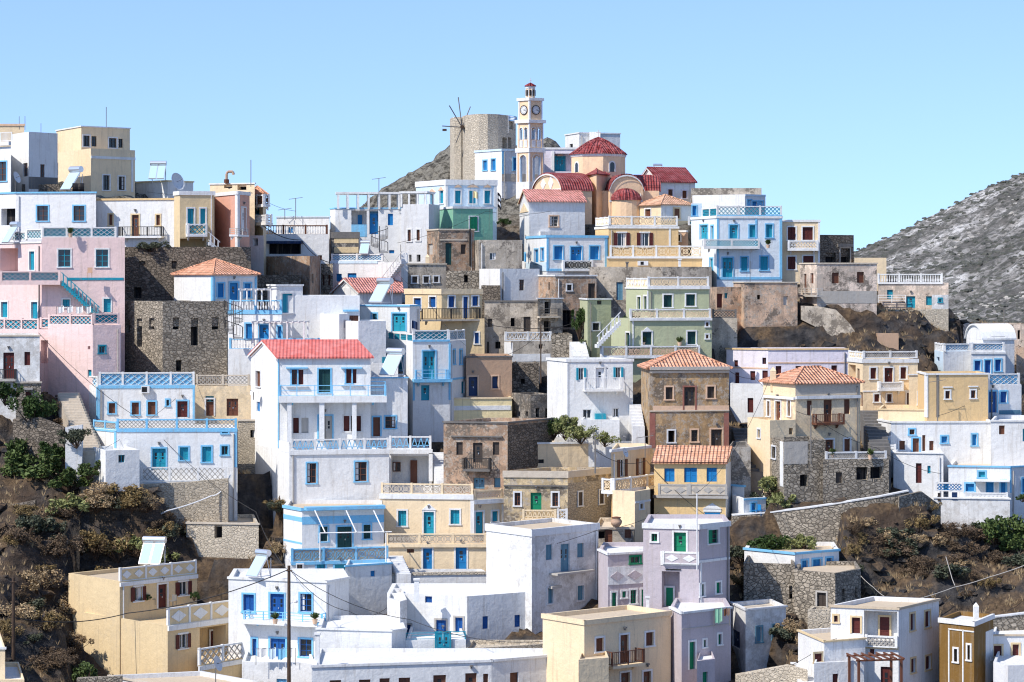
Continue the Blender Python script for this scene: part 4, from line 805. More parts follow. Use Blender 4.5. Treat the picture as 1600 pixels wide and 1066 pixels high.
def tower():
    D=287.0; k=D/F; near=((827-800)*k,D); Lp=((807.5-800)*k,D+1.25); Rp=((850-800)*k,D+1.0)
    Bp=(Lp[0]+Rp[0]-near[0],Lp[1]+Rp[1]-near[1]); zz=lambda y:(HY-y)*k
    rt=root('bell_tower',(near[0],near[1],zz(297)),'slender cream and white clock tower with red cap and cross beside the church','bell tower')
    cx=(Lp[0]+Rp[0])/2; cy=(near[1]+Bp[1])/2
    def sq(s): return [(cx+(p[0]-cx)*s,cy+(p[1]-cy)*s) for p in (Lp,near,Rp,Bp)]
    def facs(s): q=sq(s); return [Fac(q[i],q[(i+1)%4]) for i in range(4)]
    def storey(s,ya,yb,n,oy0,oy1,name,lat=None):
        m=MB(); w=MB(); l=MB(); bl=MB()
        for c in facs(s):
            L=c.L; z0,z1=zz(yb),zz(ya)
            if n==1: ops=[(L*.24,L*.76,zz(oy1),zz(oy0))]
            else: ops=[(L*.17,L*.44,zz(oy1),zz(oy0)),(L*.56,L*.83,zz(oy1),zz(oy0))]
            arch_face(m,c,0,L,z0,z1,ops)
            for o in ops: arch_band(w,c,*o,.06); bl.fb(c,o[0],o[0]+.07,o[2],o[3]-.25,-.3,-.02); bl.fb(c,o[1]-.07,o[1],o[2],o[3]-.25,-.3,-.02)
            w.fb(c,-.03,L*.055,z0,z1,0,.04); w.fb(c,L*.945,L+.03,z0,z1,0,.04)
            if lat: 
                for o in ops: l.fb(c,o[0],o[1],zz(lat[1]),zz(lat[0]),0,.05)
        o=child(m,name,'pe',rt); child(w,'white_arch_trim','wh',o); child(l,'carved_panel','wg',o); child(bl,'blue_reveal','sk',o)
    def cornice(s,ya,yb,mat='wh'):
        q=MB(); p=sq(s); q.hexa([(*p[i],zz(yb)) for i in range(4)]+[(*p[i],zz(ya)) for i in range(4)]); child(q,'cornice',mat,rt)
    cornice(1.06,284,310); storey(1.0,238,285,1,242,285,'lower_arcade'); cornice(1.12,231,238); storey(.93,192,231,2,199,218,'upper_arcade',(219,230)); cornice(1.16,187,192)
    m=MB(); p=sq(.86); m.hexa([(*p[i],zz(187)) for i in range(4)]+[(*p[i],zz(157)) for i in range(4)]); cs=child(m,'clock_storey','pe',rt)
    w=MB()
    for c in facs(.86):
        w.fb(c,-.03,c.L*.1,zz(187),zz(157),0,.05); w.fb(c,c.L*.9,c.L+.03,zz(187),zz(157),0,.05)
    child(w,'corner_pilasters','wh',cs); cornice(1.02,152.5,157)
    for i,c in enumerate(facs(.86)[:2]):
        cu=c.L/2; cz=zz(171.5); r=.46; d=MB(); g=MB(); h=MB(); gt=g; n=24
        ring=lambda rr,o:[c.p(cu+rr*math.cos(2*math.pi*t/n),o,cz+rr*math.sin(2*math.pi*t/n)) for t in range(n)]
        d.v+=ring(r,.07); d.f.append(tuple(range(n)))
        a,b=ring(r,.09),ring(r+.08,.09); e=ring(r+.08,0); i0=len(g.v); g.v+=a+b+e
        for t in range(n): j=(t+1)%n; g.f+=[(i0+t,i0+j,i0+n+j,i0+n+t),(i0+n+t,i0+n+j,i0+2*n+j,i0+2*n+t)]
        for t in range(12):
            an=math.pi*t/6; x0,y0,x1,y1=[cu+r*.72*math.cos(an),cz+r*.72*math.sin(an),cu+r*.9*math.cos(an),cz+r*.9*math.sin(an)]
            gt.tube(c.p(x0,.085,y0),c.p(x1,.085,y1),.018,4)
        h.tube(c.p(cu,.1,cz),c.p(cu+r*.6,.1,cz),.03,4); h.tube(c.p(cu,.1,cz),c.p(cu+r*.75,.1,cz-.03),.022,4)
        fcx=child(d,'clock_face','wg',cs); child(g,'clock_rim','ir',fcx); child(h,'clock_hands','ir',fcx)
    C=(cx,cy,0)
    m=MB(); m.lathe((cx,cy,zz(153)),[(.52,0),(.52,zz(138)-zz(153))],8,R(22)); lt=child(m,'lantern','pe',rt)
    m=MB(); 
    for t in range(8): a=R(45*t+22); m.tube((cx+.53*math.cos(a),cy+.53*math.sin(a),zz(153)),(cx+.53*math.cos(a),cy+.53*math.sin(a),zz(137)),.05,4)
    child(m,'lantern_pilasters','wh',lt)
    m=MB(); 
    for t in range(8): a=R(45*t+45); m.box(cx+.5*math.cos(a)-.1,cx+.5*math.cos(a)+.1,cy+.5*math.sin(a)-.1,cy+.5*math.sin(a)+.1,zz(149),zz(140))
    child(m,'lantern_shade_blocks','dk',lt)  # solid black blocks in place of the shade inside the lantern
    m=MB(); m.lathe((cx,cy,zz(138)),[(.56,0),(.6,.1),(.6,zz(134)-zz(138))],8,R(22)); child(m,'lantern_cornice','wh',rt)
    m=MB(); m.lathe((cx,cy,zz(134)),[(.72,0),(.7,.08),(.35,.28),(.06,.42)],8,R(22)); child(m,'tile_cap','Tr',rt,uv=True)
    m=MB(); m.tube((cx,cy,zz(130)),(cx,cy,zz(121)),.035,5); m.tube((cx-.17,cy,zz(124.5)),(cx+.17,cy,zz(124.5)),.03,5); child(m,'cross','wg',rt)
tower()
CR=CH['root']
def drum():
    D=283.0; k=D/F; cx=(935-800)*k; cy=D; zz=lambda y:(HY-y)*k; r=40*k/math.cos(R(22.5))*.985
    m=MB(); m.lathe((cx,cy,zz(302)),[(r,0),(r,zz(243)-zz(302))],8,R(8)); d=child(m,'drum','pe',CR)
    m=MB(); m.lathe((cx,cy,zz(246)),[(r+.05,0),(r+.12,.15),(r+.12,zz(242)-zz(246))],8,R(8)); child(m,'drum_cornice','wh',d)
    m=MB(); pr=[(r+.28,0),(r+.2,.1)]; 
    for i in range(1,10): tt=i/10; pr.append((r*1.06*(1-tt),.1+(zz(215)-zz(242)-.1)*(.45*tt+.55*math.sin(math.pi/2*tt))))
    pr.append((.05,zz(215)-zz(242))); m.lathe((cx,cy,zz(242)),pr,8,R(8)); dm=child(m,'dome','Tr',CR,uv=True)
    m=MB()
    for t in range(24):
        a=R(8+15*t); 
        f=math.cos(R(22.5))/math.cos(((R(15*t)+R(22.5))%R(45))-R(22.5)) if True else 1
        for (r0,z0),(r1,z1) in zip(pr[1:],pr[2:]): m.tube((cx+r0*f*math.cos(a),cy+r0*f*math.sin(a),zz(242)+z0),(cx+r1*f*math.cos(a),cy+r1*f*math.sin(a),zz(242)+z1),.07,5)
    child(m,'tile_ribs','Tr',dm,uv=True)
    m=MB(); m.tube((cx,cy,zz(215)),(cx,cy,zz(203)),.05,5); m.tube((cx-.25,cy,zz(207)),(cx+.25,cy,zz(207)),.04,5); child(m,'cross','wh',CR)
    for px in (904,961):
        a0=None
        q=[(cx+r*math.cos(R(8+45*t)),cy+r*math.sin(R(8+45*t))) for t in range(8)]
        for t in range(8):
            A,B_=q[t],q[(t+1)%8]; c=Fac(A,B_)
            if c.n[1]>-.3: continue
            u=c.U(px)
            if 0<u<c.L and abs(u-c.L/2)<c.L*.45:
                u=c.L/2; g=MB(); o=MB(); z0,z1=zz(270),zz(255); g.fb(c,u-.3,u+.3,z0,z1-.3,-.02,.03); 
                g.v+=[c.p(u+.3*math.cos(math.pi*i/10),.03,z1-.3+.3*math.sin(math.pi*i/10)) for i in range(11)]; g.f.append(tuple(range(len(g.v)-11,len(g.v))))
                arch_band(o,c,u-.3,u+.3,z0,z1,.14,.06); w=child(g,'window','glass',CR); child(o,'surround','wh',w); break
    # apse half dome on the front arm
    D2=277.0; k=D2/F; ax=(978-800)*k; rr=25*k; z0=(HY-313)*k; m=MB(); n=16; h=(313-294)*k; rings=6
    for j in range(rings+1):
        e=math.pi/2*j/rings
        for i in range(n+1):
            a=math.pi+math.pi*i/n; m.v.append((ax+rr*math.cos(a)*math.cos(e),D2+.35+rr*.75*math.sin(a)*math.cos(e),z0+h*math.sin(e)))
    for j in range(rings):
        for i in range(n): b=j*(n+1)+i; m.f.append((b,b+1,b+n+2,b+n+1))
    child(m,'apse_dome','Tr',CR,uv=True)
    m=MB(); n2=16; m.lathe((ax,D2+.35,z0-6),[(rr*.93,0),(rr*.93,6)],n2); m.v=[(x,y if y>D2 else D2+.35+(y-D2-.35)*.72,z) for x,y,z in m.v]; child(m,'apse_wall','pe',CR)
drum()
# ================================================================ terrain
def sheet(name,xs,ys,zf,mat,kind='structure',label=None,cat=None):
    n,mm=len(xs),len(ys); v=[(x,y,zf[j,i]) for j,y in enumerate(ys) for i,x in enumerate(xs)]
    f=[(j*n+i,j*n+i+1,(j+1)*n+i+1,(j+1)*n+i) for j in range(mm-1) for i in range(n-1)]
    me=bpy.data.meshes.new(name); me.from_pydata(v,[],f); me.materials.append(M(mat)); me.shade_smooth()
    o=bpy.data.objects.new(name,me); scn.collection.objects.link(o); o['kind']=kind
    if label: o['label']=label; o['category']=cat
    return o
ctrl=[]
for b in blocks:
    for (x,y) in b['pts']: ctrl.append((x,y,b['zb']-.4))
def C(s):
    for t in s.split(): x,y,D=map(float,t.split(',')); ctrl.append(W(x,y,D))
nb_=len(ctrl)
# rocky hill behind the church, crest drop, cliffs left and right, foreground
C('600,304,306 615,297,308 630,286,309 650,266,312 680,246,314 705,228,314 722,222,314 740,240,318 770,250,320 800,250,322 835,240,322 855,219,320 868,217,320 880,226,320 905,262,322 940,300,322')
C('560,330,315 500,420,300 420,440,300 300,400,300 100,360,300 -60,330,300 1000,340,315 1100,380,310 1200,400,300 1300,440,290 1400,470,285 1500,505,275 1600,540,275 1700,560,275')
C('-100,700,340 200,700,345 500,700,345 640,560,345 760,520,350 900,560,345 1100,700,345 1300,800,340 1600,900,330 1750,900,330')
C('20,700,214 70,720,212 120,740,211 20,790,207 100,800,206 180,790,208 260,790,209 340,760,211 380,760,211 420,830,207 300,880,202 380,880,201 420,890,200 150,860,203 60,870,200 20,940,194 80,960,192 110,1010,189 40,1040,185 150,1060,187 120,1066,184 -60,800,205 -60,950,190 250,1060,185')
C('150,764,204.8 175,766,205 200,768,205.2 215,766,205.4 135,772,204.6 180,785,203.8 210,785,204')
C('385,740,215 405,720,217 428,760,213 436,835,207')
C('1180,690,210 1160,750,208 1200,740,205 1240,790,201.5 1330,785,200.5 1400,770,200 1440,790,201 1200,830,199.5 1300,830,199 1400,840,199 1500,830,201 1590,820,203 1350,880,196 1450,880,196 1550,880,197 1620,880,198 1380,930,191 1480,940,190 1580,950,189 1220,970,184.5 1250,960,184.5 1180,1060,179 1230,1040,179 1150,1040,181 1430,960,187 1640,960,186')
C('1150,510,240 1200,490,243 1250,478,244 1280,500,241 1330,480,243 1330,520,239 1400,490,246 1400,520,241 1450,500,244 1480,490,249 1480,540,240 1440,545,232 1300,540,240')
C('1250,477,244.5 1300,475,242 1350,475,242 1370,477,242.5 1260,515,241 1300,525,240 1350,535,239 1150,505,239.5 1200,498,240.5 1240,498,241 1180,540,238.5 1240,540,238.5')
C('-150,1250,160 200,1250,158 500,1250,158 800,1250,156 1100,1250,156 1400,1250,158 1750,1250,160')
C('700,330,330 820,330,332')
for x,y,z in ((-300,200,-30),(-300,330,-20),(300,200,-45),(300,330,-50),(-300,120,-60),(300,120,-60),(0,120,-62),(-300,450,-60),(300,450,-70),(0,450,-60),(-140,330,-12),(150,330,-28)): ctrl.append((x,y,z))
cp=np.array(ctrl); xy=cp[:,:2]/10
K=-np.sqrt(((xy[:,None]-xy[None])**2).sum(-1)+.02); n=len(cp); A=np.zeros((n+3,n+3)); A[:n,:n]=K+np.diag([.55 if i<nb_ else .04 for i in range(n)])
Pm=np.c_[np.ones(n),xy]; A[:n,n:]=Pm; A[n:,:n]=Pm.T; wv=np.linalg.solve(A,np.r_[cp[:,2],0,0,0])
def hz(X,Y):
    q=np.stack([X,Y],-1).reshape(-1,2)/10; out=[]
    for i in range(0,len(q),4000):
        c=q[i:i+4000]; d=-np.sqrt(((c[:,None]-xy[None])**2).sum(-1)+.02); out.append(d@wv[:n]+wv[n]+c@wv[n+1:])
    return np.concatenate(out).reshape(X.shape)
xs=np.r_[np.arange(-300,-70,10),np.arange(-66,67,.55),np.arange(72,301,10)]; ys=np.r_[np.arange(120,165,5),np.arange(166,336,.6),np.arange(340,451,8)]
X,Y=np.meshgrid(xs,ys); Z=hz(X,Y); G0=Z.copy()
rough=np.zeros_like(Z)
for j,y in enumerate(ys):
    for i,x in enumerate(xs):
        if abs(x)<70 and 164<y<337:
            v=Vector((x*.16,y*.16,Z[j,i]*.16)); t=noise.ridged_multi_fractal(v,1.0,2.1,6,1.0,2.0)-1.2
            v2=Vector((x*.42,y*.42,Z[j,i]*.42)); rough[j,i]=t*.8+(noise.ridged_multi_fractal(v2,1.0,2.1,3,1.0,2.0)-1.2)*.45+noise.noise(v*5)*.55+noise.noise(v*11)*.3
tq=Z/2.4+.35*np.sin(X*.21+Y*.13); fq=tq-np.floor(tq); led=2.4*(np.floor(tq)+np.clip((fq-.5)*3.2+.5,0,1))-2.4*.35*np.sin(X*.21+Y*.13); wl=np.clip((3.0-Z)/3,0,1)*.75; Z=Z*(1-wl)+led*wl+rough
# the ground never climbs in front of a wall's visible foot
SX=800+F*X/Y
for b in blocks:
    msk=(SX>b['x0']-4)&(SX<b['x1']+4)&(Y<b['D']+.5)&(Y>b['D']-30)
    lim=(HY-b['yb'])/F*Y-.05
    Z=np.where(msk&(Z>lim),lim,Z)
    P=b['poly']; bx0,bx1=min(p[0] for p in P)-.6,max(p[0] for p in P)+.6; by0,by1=min(p[1] for p in P)-.5,max(p[1] for p in P)+1.0
    ins=(X>bx0)&(X<bx1)&(Y>by0)&(Y<by1); Z=np.where(ins&(Z>b['zt']-1.2),b['zt']-1.2,Z)
    foot=np.ones(X.shape,bool)
    for i in range(len(P)):
        (xa,ya),(xb,yb_)=P[i],P[(i+1)%len(P)]; foot&=((xb-xa)*(Y-ya)-(yb_-ya)*(X-xa))>-.6
    Z=np.where(foot&(Z>b['zb']),b['zb'],Z)
sheet('hillside',xs,ys,Z,'rock')
def ground(x,y):
    i=np.searchsorted(xs,x)-1; j=np.searchsorted(ys,y)-1; i=min(max(i,0),len(xs)-2); j=min(max(j,0),len(ys)-2)
    a=(x-xs[i])/(xs[i+1]-xs[i]); c=(y-ys[j])/(ys[j+1]-ys[j])
    return float((Z[j,i]*(1-a)+Z[j,i+1]*a)*(1-c)+(Z[j+1,i]*(1-a)+Z[j+1,i+1]*a)*c)
def hit(px,py,d0=168,d1=330):      # where the sight line of a picture point meets the hillside
    k=(px-800)/F; kz=(HY-py)/F; D=d0
    while D<d1:
        if kz*D<ground(k*D,D): return (k*D,D,ground(k*D,D))
        D+=.3
    return None
# far bare hill on the right
hx=np.arange(-60,420,2.4); hy=np.arange(430,860,2.6); HX,HYg=np.meshgrid(hx,hy)
crest=np.interp(HX/760*F+800,[-500,1000,1340,1400,1450,1500,1550,1600,1700,2100],[560,520,404,374,346,319,291,266,215,60])
zc=(HY-crest)/F*760; t=np.clip((HYg-430)/330,0,1); HZ=-30+(zc+30)*t**.92; HZ=np.where(HYg>760,zc-(HYg-760)*.6,HZ)
for j in range(len(hy)):
    for i in range(len(hx)):
        v=Vector((hx[i]*.02,hy[j]*.02,.3)); HZ[j,i]+=(noise.hetero_terrain(v,1,2,6,.7)-1)*2.0+noise.noise(v*14)*1.5
sheet('bare_hill',hx,hy,HZ,'farhill')
m=MB(); m.quad((-9000,-3000,-95),(9000,-3000,-95),(9000,20000,-95),(-9000,20000,-95)); g=m.build('ground','rock'); g['kind']='structure'
# ================================================================ props
def P3(x,y,D): return Vector(W(x,y,D))
def heater(x,y,D,yaw,np_=2,label='',w=1.0,s=1.0):
    """solar water heater; (x,y) = middle of the collector's lower edge"""
    b=P3(x,y,D); r=root('solar_water_heater',tuple(b),label,'solar heater','solar water heaters on the roofs')
    e=Vector((math.cos(yaw),math.sin(yaw),0)); bk=Vector((-math.sin(yaw),math.cos(yaw),0)); up=Vector((0,0,1)); sl_=(bk*.72+up*.95)*s
    W_=w*np_*s
    for i in range(np_):
        a0=-W_/2+W_*i/np_+.03; a1=-W_/2+W_*(i+1)/np_-.03; m=MB(); n_=e.cross(sl_).normalized()*.05
        q=[b+e*a0,b+e*a1,b+e*a1+sl_*1.75,b+e*a0+sl_*1.75]; m.hexa([tuple(v+up*.1-n_*1) for v in q]+[tuple(v+up*.1+n_) for v in q]); c=child(m,'collector','metal',r)
        g=MB(); o=-n_*1.2 if n_.dot(Vector((0,-1,0)))<0 else n_*1.2
        t=.05; q2=[q[0]+e*t+sl_*t,q[1]-e*t+sl_*t,q[2]-e*t-sl_*t,q[3]+e*t-sl_*t]; g.quad(*[tuple(v+up*.1+o) for v in q2]); child(g,'glass','panel',c)
    m=MB(); t=b+sl_*1.75+bk*.1*s+up*.42*s; m.tube(tuple(t-e*W_*.5),tuple(t+e*W_*.5),.3*s,14); k=child(m,'tank','metal',r,smooth=False)
    m=MB()
    for sg in (-1,1):
        f=b+e*sg*W_*.42; top=f+sl_*1.7; m.tube(tuple(top),(top.x+bk.x*.45,top.y+bk.y*.45,b.z-.3),.03,4); m.tube(tuple(top+bk*.4),(*tuple(top+bk*.4)[:2],b.z-.3),.03,4); m.tube(tuple(f+up*.1),(top.x+bk.x*.4,top.y+bk.y*.4,b.z+.1),.025,4)
    m.tube(tuple(b-e*W_*.42+sl_*1.7),tuple(b+e*W_*.42+sl_*1.7),.03,4); child(m,'frame','Pmt',r)
L_='solar heater with '
heater(244,281,267,R(-4),2,'twin panel solar heater facing forward on the low white roof at upper left',s=.85)
heater(102,298,245,R(-38),1,'slanted solar heater beside a black water barrel on the long white roof',w=1.5)
heater(393,903,189.5,R(-42),1,'solar heater on white roof behind the wooden pole',w=1.5,s=.85)
heater(233,884,197,R(-12),2,'twin panel solar heater on the beige house with diamond friezes',s=.9)
heater(604,588,217,R(-32),1,'slanted solar heater on the annex right of the red gabled roof',w=1.6,s=1)
heater(586,474,240,R(-40),1,'tilted solar heater standing before the faded red gable roof',w=1.7)
heater(8,381,231,R(-40),1,'solar heater at left edge on the pink house terrace',w=1.2,s=.85)
heater(568,398,255.5,R(-10),1,'small solar heater behind the pale blue lattice terrace',w=1.6,s=.6)
heater(1030,272,289,R(10),1,'solar heater tank on the dark red roof right of the church',w=2.0,s=.5)
def dish(x,y,D,r,yaw,label,h=.8):
    b=P3(x,y,D); t=root('satellite_dish',tuple(b),label,'satellite dish','satellite dishes on the roofs')
    m=MB(); m.tube(tuple(b-Vector((0,0,h+.6))),tuple(b),.04,6); child(m,'mast','Pgd',t)
    m=MB(); ax=Vector((math.sin(yaw),-math.cos(yaw),.35)).normalized(); x_=ax.cross(Vector((0,0,1))).normalized(); y_=ax.cross(x_); n=16
    m.v.append(tuple(b+ax*.05)); 
    for rr,d in ((.5,.09),(1,.26)):
        for k in range(n): a=2*math.pi*k/n; m.v.append(tuple(b+ax*(.05+d*r)+x_*r*rr*math.cos(a)+y_*r*rr*math.sin(a)))
    for k in range(n): j=(k+1)%n; m.f+=[(0,1+k,1+j),(1+k,1+n+k,1+n+j,1+j)]
    child(m,'reflector','wg',t); m=MB(); m.tube(tuple(b+ax*.1-y_*r*.0),tuple(b+ax*r*.9),.025,4); child(m,'feed_arm','Pgd',t)
dish(275,285,265,.95,R(55),'big white satellite dish on roof left of the beige balcony house')
dish(24,278,254,.6,R(70),'satellite dish before the curved white wall at upper left')
dish(337,1038,177,.55,R(70),'satellite dish standing on the tan bottom roof')
dish(396,612,219,.35,R(-60),'small satellite dish on the gable wall of the red roofed house',h=.1)
dish(975,708,203.5,.4,R(60),'satellite dish on the cream roof near the carved wedge balcony')
def mast(x,y,D,h,label,arms=0,r=.04,name='antenna',mat='Pgd'):
    b=P3(x,y,D); t=root(name,tuple(b),label,'antenna' if name=='antenna' else 'pole'); m=MB(); m.tube(tuple(b-Vector((0,0,.5))),tuple(b+Vector((0,0,h))),r,5); child(m,'mast',mat,t)
    if arms:
        m=MB(); m.tube(tuple(b+Vector((-.7,0,h-.1))),tuple(b+Vector((.7,.2,h+.1))),.025,4)
        for i in range(arms): u=-.6+1.2*i/max(1,arms-1); m.tube(tuple(b+Vector((u,-.35,h+u*.14))),tuple(b+Vector((u,.35,h+u*.14))),.015,4)
        child(m,'aerial',mat,t)
mast(166,198,274,2.1,'tall thin mast on the cream house crowning the left skyline')
mast(392,284,247,2.1,'thin mast on the cream penthouse of the salmon house')
mast(462,336,262,1.7,'television aerial on the white baluster terrace house',5)
mast(445,336,262,.6,'short aerial left of the television aerial on the terrace house',3)
mast(30,195,276,.9,'left reinforcing rod on the cream roof slab at upper left',0,.03)
mast(39,196,276,1.0,'right reinforcing rod on the cream roof slab at upper left',0,.03)
mast(64,200,277,.5,'short rod on roof edge between slab and cream house',0,.03)
mast(592,300,264,1.4,'bent lamp pole on the pergola roof below the rock hill',2)
mast(1008,706,206,1.2,'aerial on corner of the cream house with wedge balcony',4)
mast(930,730,203,2.4,'crooked utility post between rubble wall and wedge balcony',2,.07)
mast(845,590,224,4.6,'thin utility pole beside the peeling whitewashed hut',0,.06,'utility_pole','wood')
mast(1267,716,203,4.2,'slim dark pole in front of the beige house with red hipped roof',0,.05,'utility_pole')
mast(1089,880,183.6,5.0,'slim white pole on the lavender house roof',0,.05,'utility_pole','wg')
mast(1465,655,215,3.2,'leaning aerial pole on the ochre box house',3,.05)
mast(626,398,254.5,1.0,'thin pole beside the pale blue carved terrace',0,.03)
mast(1172,437,250,1.8,'thin pole before the blue mansion lower door',0,.03)
mast(1569,500,252,1.0,'short dark pole on the tan house behind the chapel',0,.06)
def wood_pole(x,y0,y1,D,label,lamp=False):
    b=P3(x,y1,D); t=root('utility_pole',tuple(b),label,'utility pole'); h=(y1-y0)/F*D
    m=MB(); m.tube(tuple(b),tuple(b+Vector((0,0,h))),.15,10,.11); child(m,'post','wood',t)
    m=MB(); m.tube(tuple(b+Vector((-.2,-.1,h-.35))),tuple(b+Vector((.25,-.1,h-.35))),.05,6); child(m,'crossbar','wood',t)
    if lamp:
        z=h-2.7; m=MB(); m.tube(tuple(b+Vector((.1,0,z))),tuple(b+Vector((.45,-.3,z+.25))),.03,5); a=child(m,'lamp_arm','Pmt',t)
        m=MB(); m.lathe(tuple(b+Vector((.5,-.35,z+.1))),[(.05,.22),(.14,.16),(.17,.05),(.1,0)],10); child(m,'lamp_head','wg',a)
wood_pole(451.5,884,1120,182,'tall dark wooden pole with a small lamp before the white blue door house',True)
wood_pole(21,902,1110,186,'tall dark wooden pole among dry bushes at far left')
def cable(pts,label,r=.022,sag=.6,mat='Pir',name='cable',cat='cable'):
    v=[P3(*p) for p in pts]; b=v[0]; m=MB()
    for a,c in zip(v,v[1:]):
        n=12; pr=a
        for i in range(1,n+1): t=i/n; q=a.lerp(c,t)-Vector((0,0,sag*4*t*(1-t))); m.tube(tuple(pr),tuple(q),r,4); pr=q
    o=m.build(name,mat); tag(o,label,cat,'overhead cables' if name=='cable' else None)
cable([(451,890,182),(200,958,192),(21,965,186)],'thick black cable sagging from the lamp pole across the beige house',.035,.5)
cable([(451,890,182),(640,968,182),(850,1002,178)],'cable running from the lamp pole to the right over white walls')
cable([(451,888,182),(545,955,188),(610,945,193)],'short cable between the lamp pole and the white annex')
cable([(451,892,182),(400,800,206),(235,665,212),(60,520,216)],'cable from the lamp pole up to the pink house')
cable([(928,702,203),(1010,720,205),(1146,830,203)],'cable from the crooked post towards the orange ochre house')
cable([(760,870,196),(935,828,189.5),(1030,800,200)],'cable along the off white blocky house',.02,.3)
cable([(845,520,224),(760,560,240),(640,540,226)],'cable left of the thin utility pole in the centre')
cable([(1267,650,203),(1180,590,225),(1120,560,214)],'cable above the beige house with hipped roof')
cable([(765,508,245),(860,512,245),(905,500,240)],'cable on the weathered grey house row',.03,.2)
cable([(410,352,249),(470,375,252),(514,410,255)],'dark cable slanting down past the brown stone house',.04,.4)
cable([(215,815,207),(262,798,206),(330,775,208.5),(345,768,209),(360,742,210.5)],'pale pipe crossing the dark slope below the lattice terrace',.06,.1,'wg','water_pipe','pipe')
cable([(1430,937,186),(1490,918,188),(1545,902,189),(1610,880,190)],'pale pipe along the foot of the dark right slope',.03,.05,'gy','water_pipe','pipe')
cable([(1478,870,195),(1488,905,190),(1492,915,189)],'short vertical pipe on the dark right slope',.03,.0,'gy','water_pipe','pipe')
cable([(1345,900,189),(1365,918,187),(1382,932,182)],'pale pipe from the rubble house to the tan framed roof',.025,.05,'gy','water_pipe','pipe')
def chimney(x,y,D,w,h,label,cap='f',mat='wh'):
    b=P3(x,y,D); t=root('chimney',tuple(b),label,'chimney'); m=MB(); w/=2
    m.box(b.x-w,b.x+w,b.y-w,b.y+w,b.z-.6,b.z+h); child(m,'shaft',mat,t); m=MB()
    if cap=='f': m.box(b.x-w-.06,b.x+w+.06,b.y-w-.06,b.y+w+.06,b.z+h,b.z+h+.12)
    else: m.lathe((b.x,b.y,b.z+h),[(w*1.5,0),(w*1.4,.05),(.04,w*1.6)],4,R(45))
    child(m,'cap',mat,t)
chimney(1208,600,211,.45,1.05,'beige chimney with pyramid cap on the hipped roof of the beige house','p','cr')
chimney(931,684,214,.45,.5,'small stone chimney with pyramid cap beside green tree','p','wg')
chimney(651,928,187,.35,1.0,'slim white chimney on the long white roof left of the blocky house')
chimney(496,1040,174,.3,2.1,'tall slim white chimney near the laundry','f')
chimney(1525,966,178.5,.35,.8,'white conical chimney on the ochre striped building','p')
chimney(1012,952,181,.22,.8,'thin grey pipe chimney on the yellow house roof','f','wg')
chimney(668,410,257,.4,.5,'little cream chimney below the grey facade with slit windows','p','cr')
chimney(1062,415,255,.25,.55,'slim white pipe on the grey rendered wall roof','f')
chimney(980,415,255,.22,.25,'dark squat vent on the grey rendered wall roof','f','gd')
def roof_pipe():
    b=P3(354,286,249); t=root('roof_vent',tuple(b),'curved brown metal vent pipe on the salmon house roof','vent pipe'); m=MB(); p=[b+Vector((0,0,z)) for z in (-.2,.9)]+[b+Vector((.15,0,1.1)),b+Vector((.6,0,1.1)),b+Vector((.7,0,.8))]
    for a,c in zip(p,p[1:]): m.tube(tuple(a),tuple(c),.13,8)
    child(m,'pipe','bn',t); m=MB(); m.tube(tuple(b),tuple(b+Vector((0,0,.35))),.25,8); child(m,'pot','br',t)
roof_pipe()
m=MB(); b=P3(122,293,244.5); m.tube(tuple(b+Vector((-.55,0,0))),tuple(b+Vector((.55,.2,0))),.42,16); r_=root('water_barrel',tuple(b),'black plastic water barrel lying on the long white roof','barrel'); child(m,'barrel_body','dk',r_); m=MB(); m.box(b.x-.5,b.x+.5,b.y-.35,b.y+.35,b.z-.55,b.z-.38); child(m,'stand','Pgd',r_)
m=MB(); b=P3(963,823,198.5); r_=root('clay_pot',tuple(b),'big rust brown clay pot on the grey porch roof','pot'); m.lathe(tuple(b),[(.25,0),(.42,.25),(.45,.45),(.3,.62),(.34,.68)],14); child(m,'pot_body','bn',r_,smooth=True); m=MB(); m.lathe((b.x,b.y,b.z+.68),[(.36,0),(.36,.05),(.1,.1)],14); child(m,'lid','br',r_)
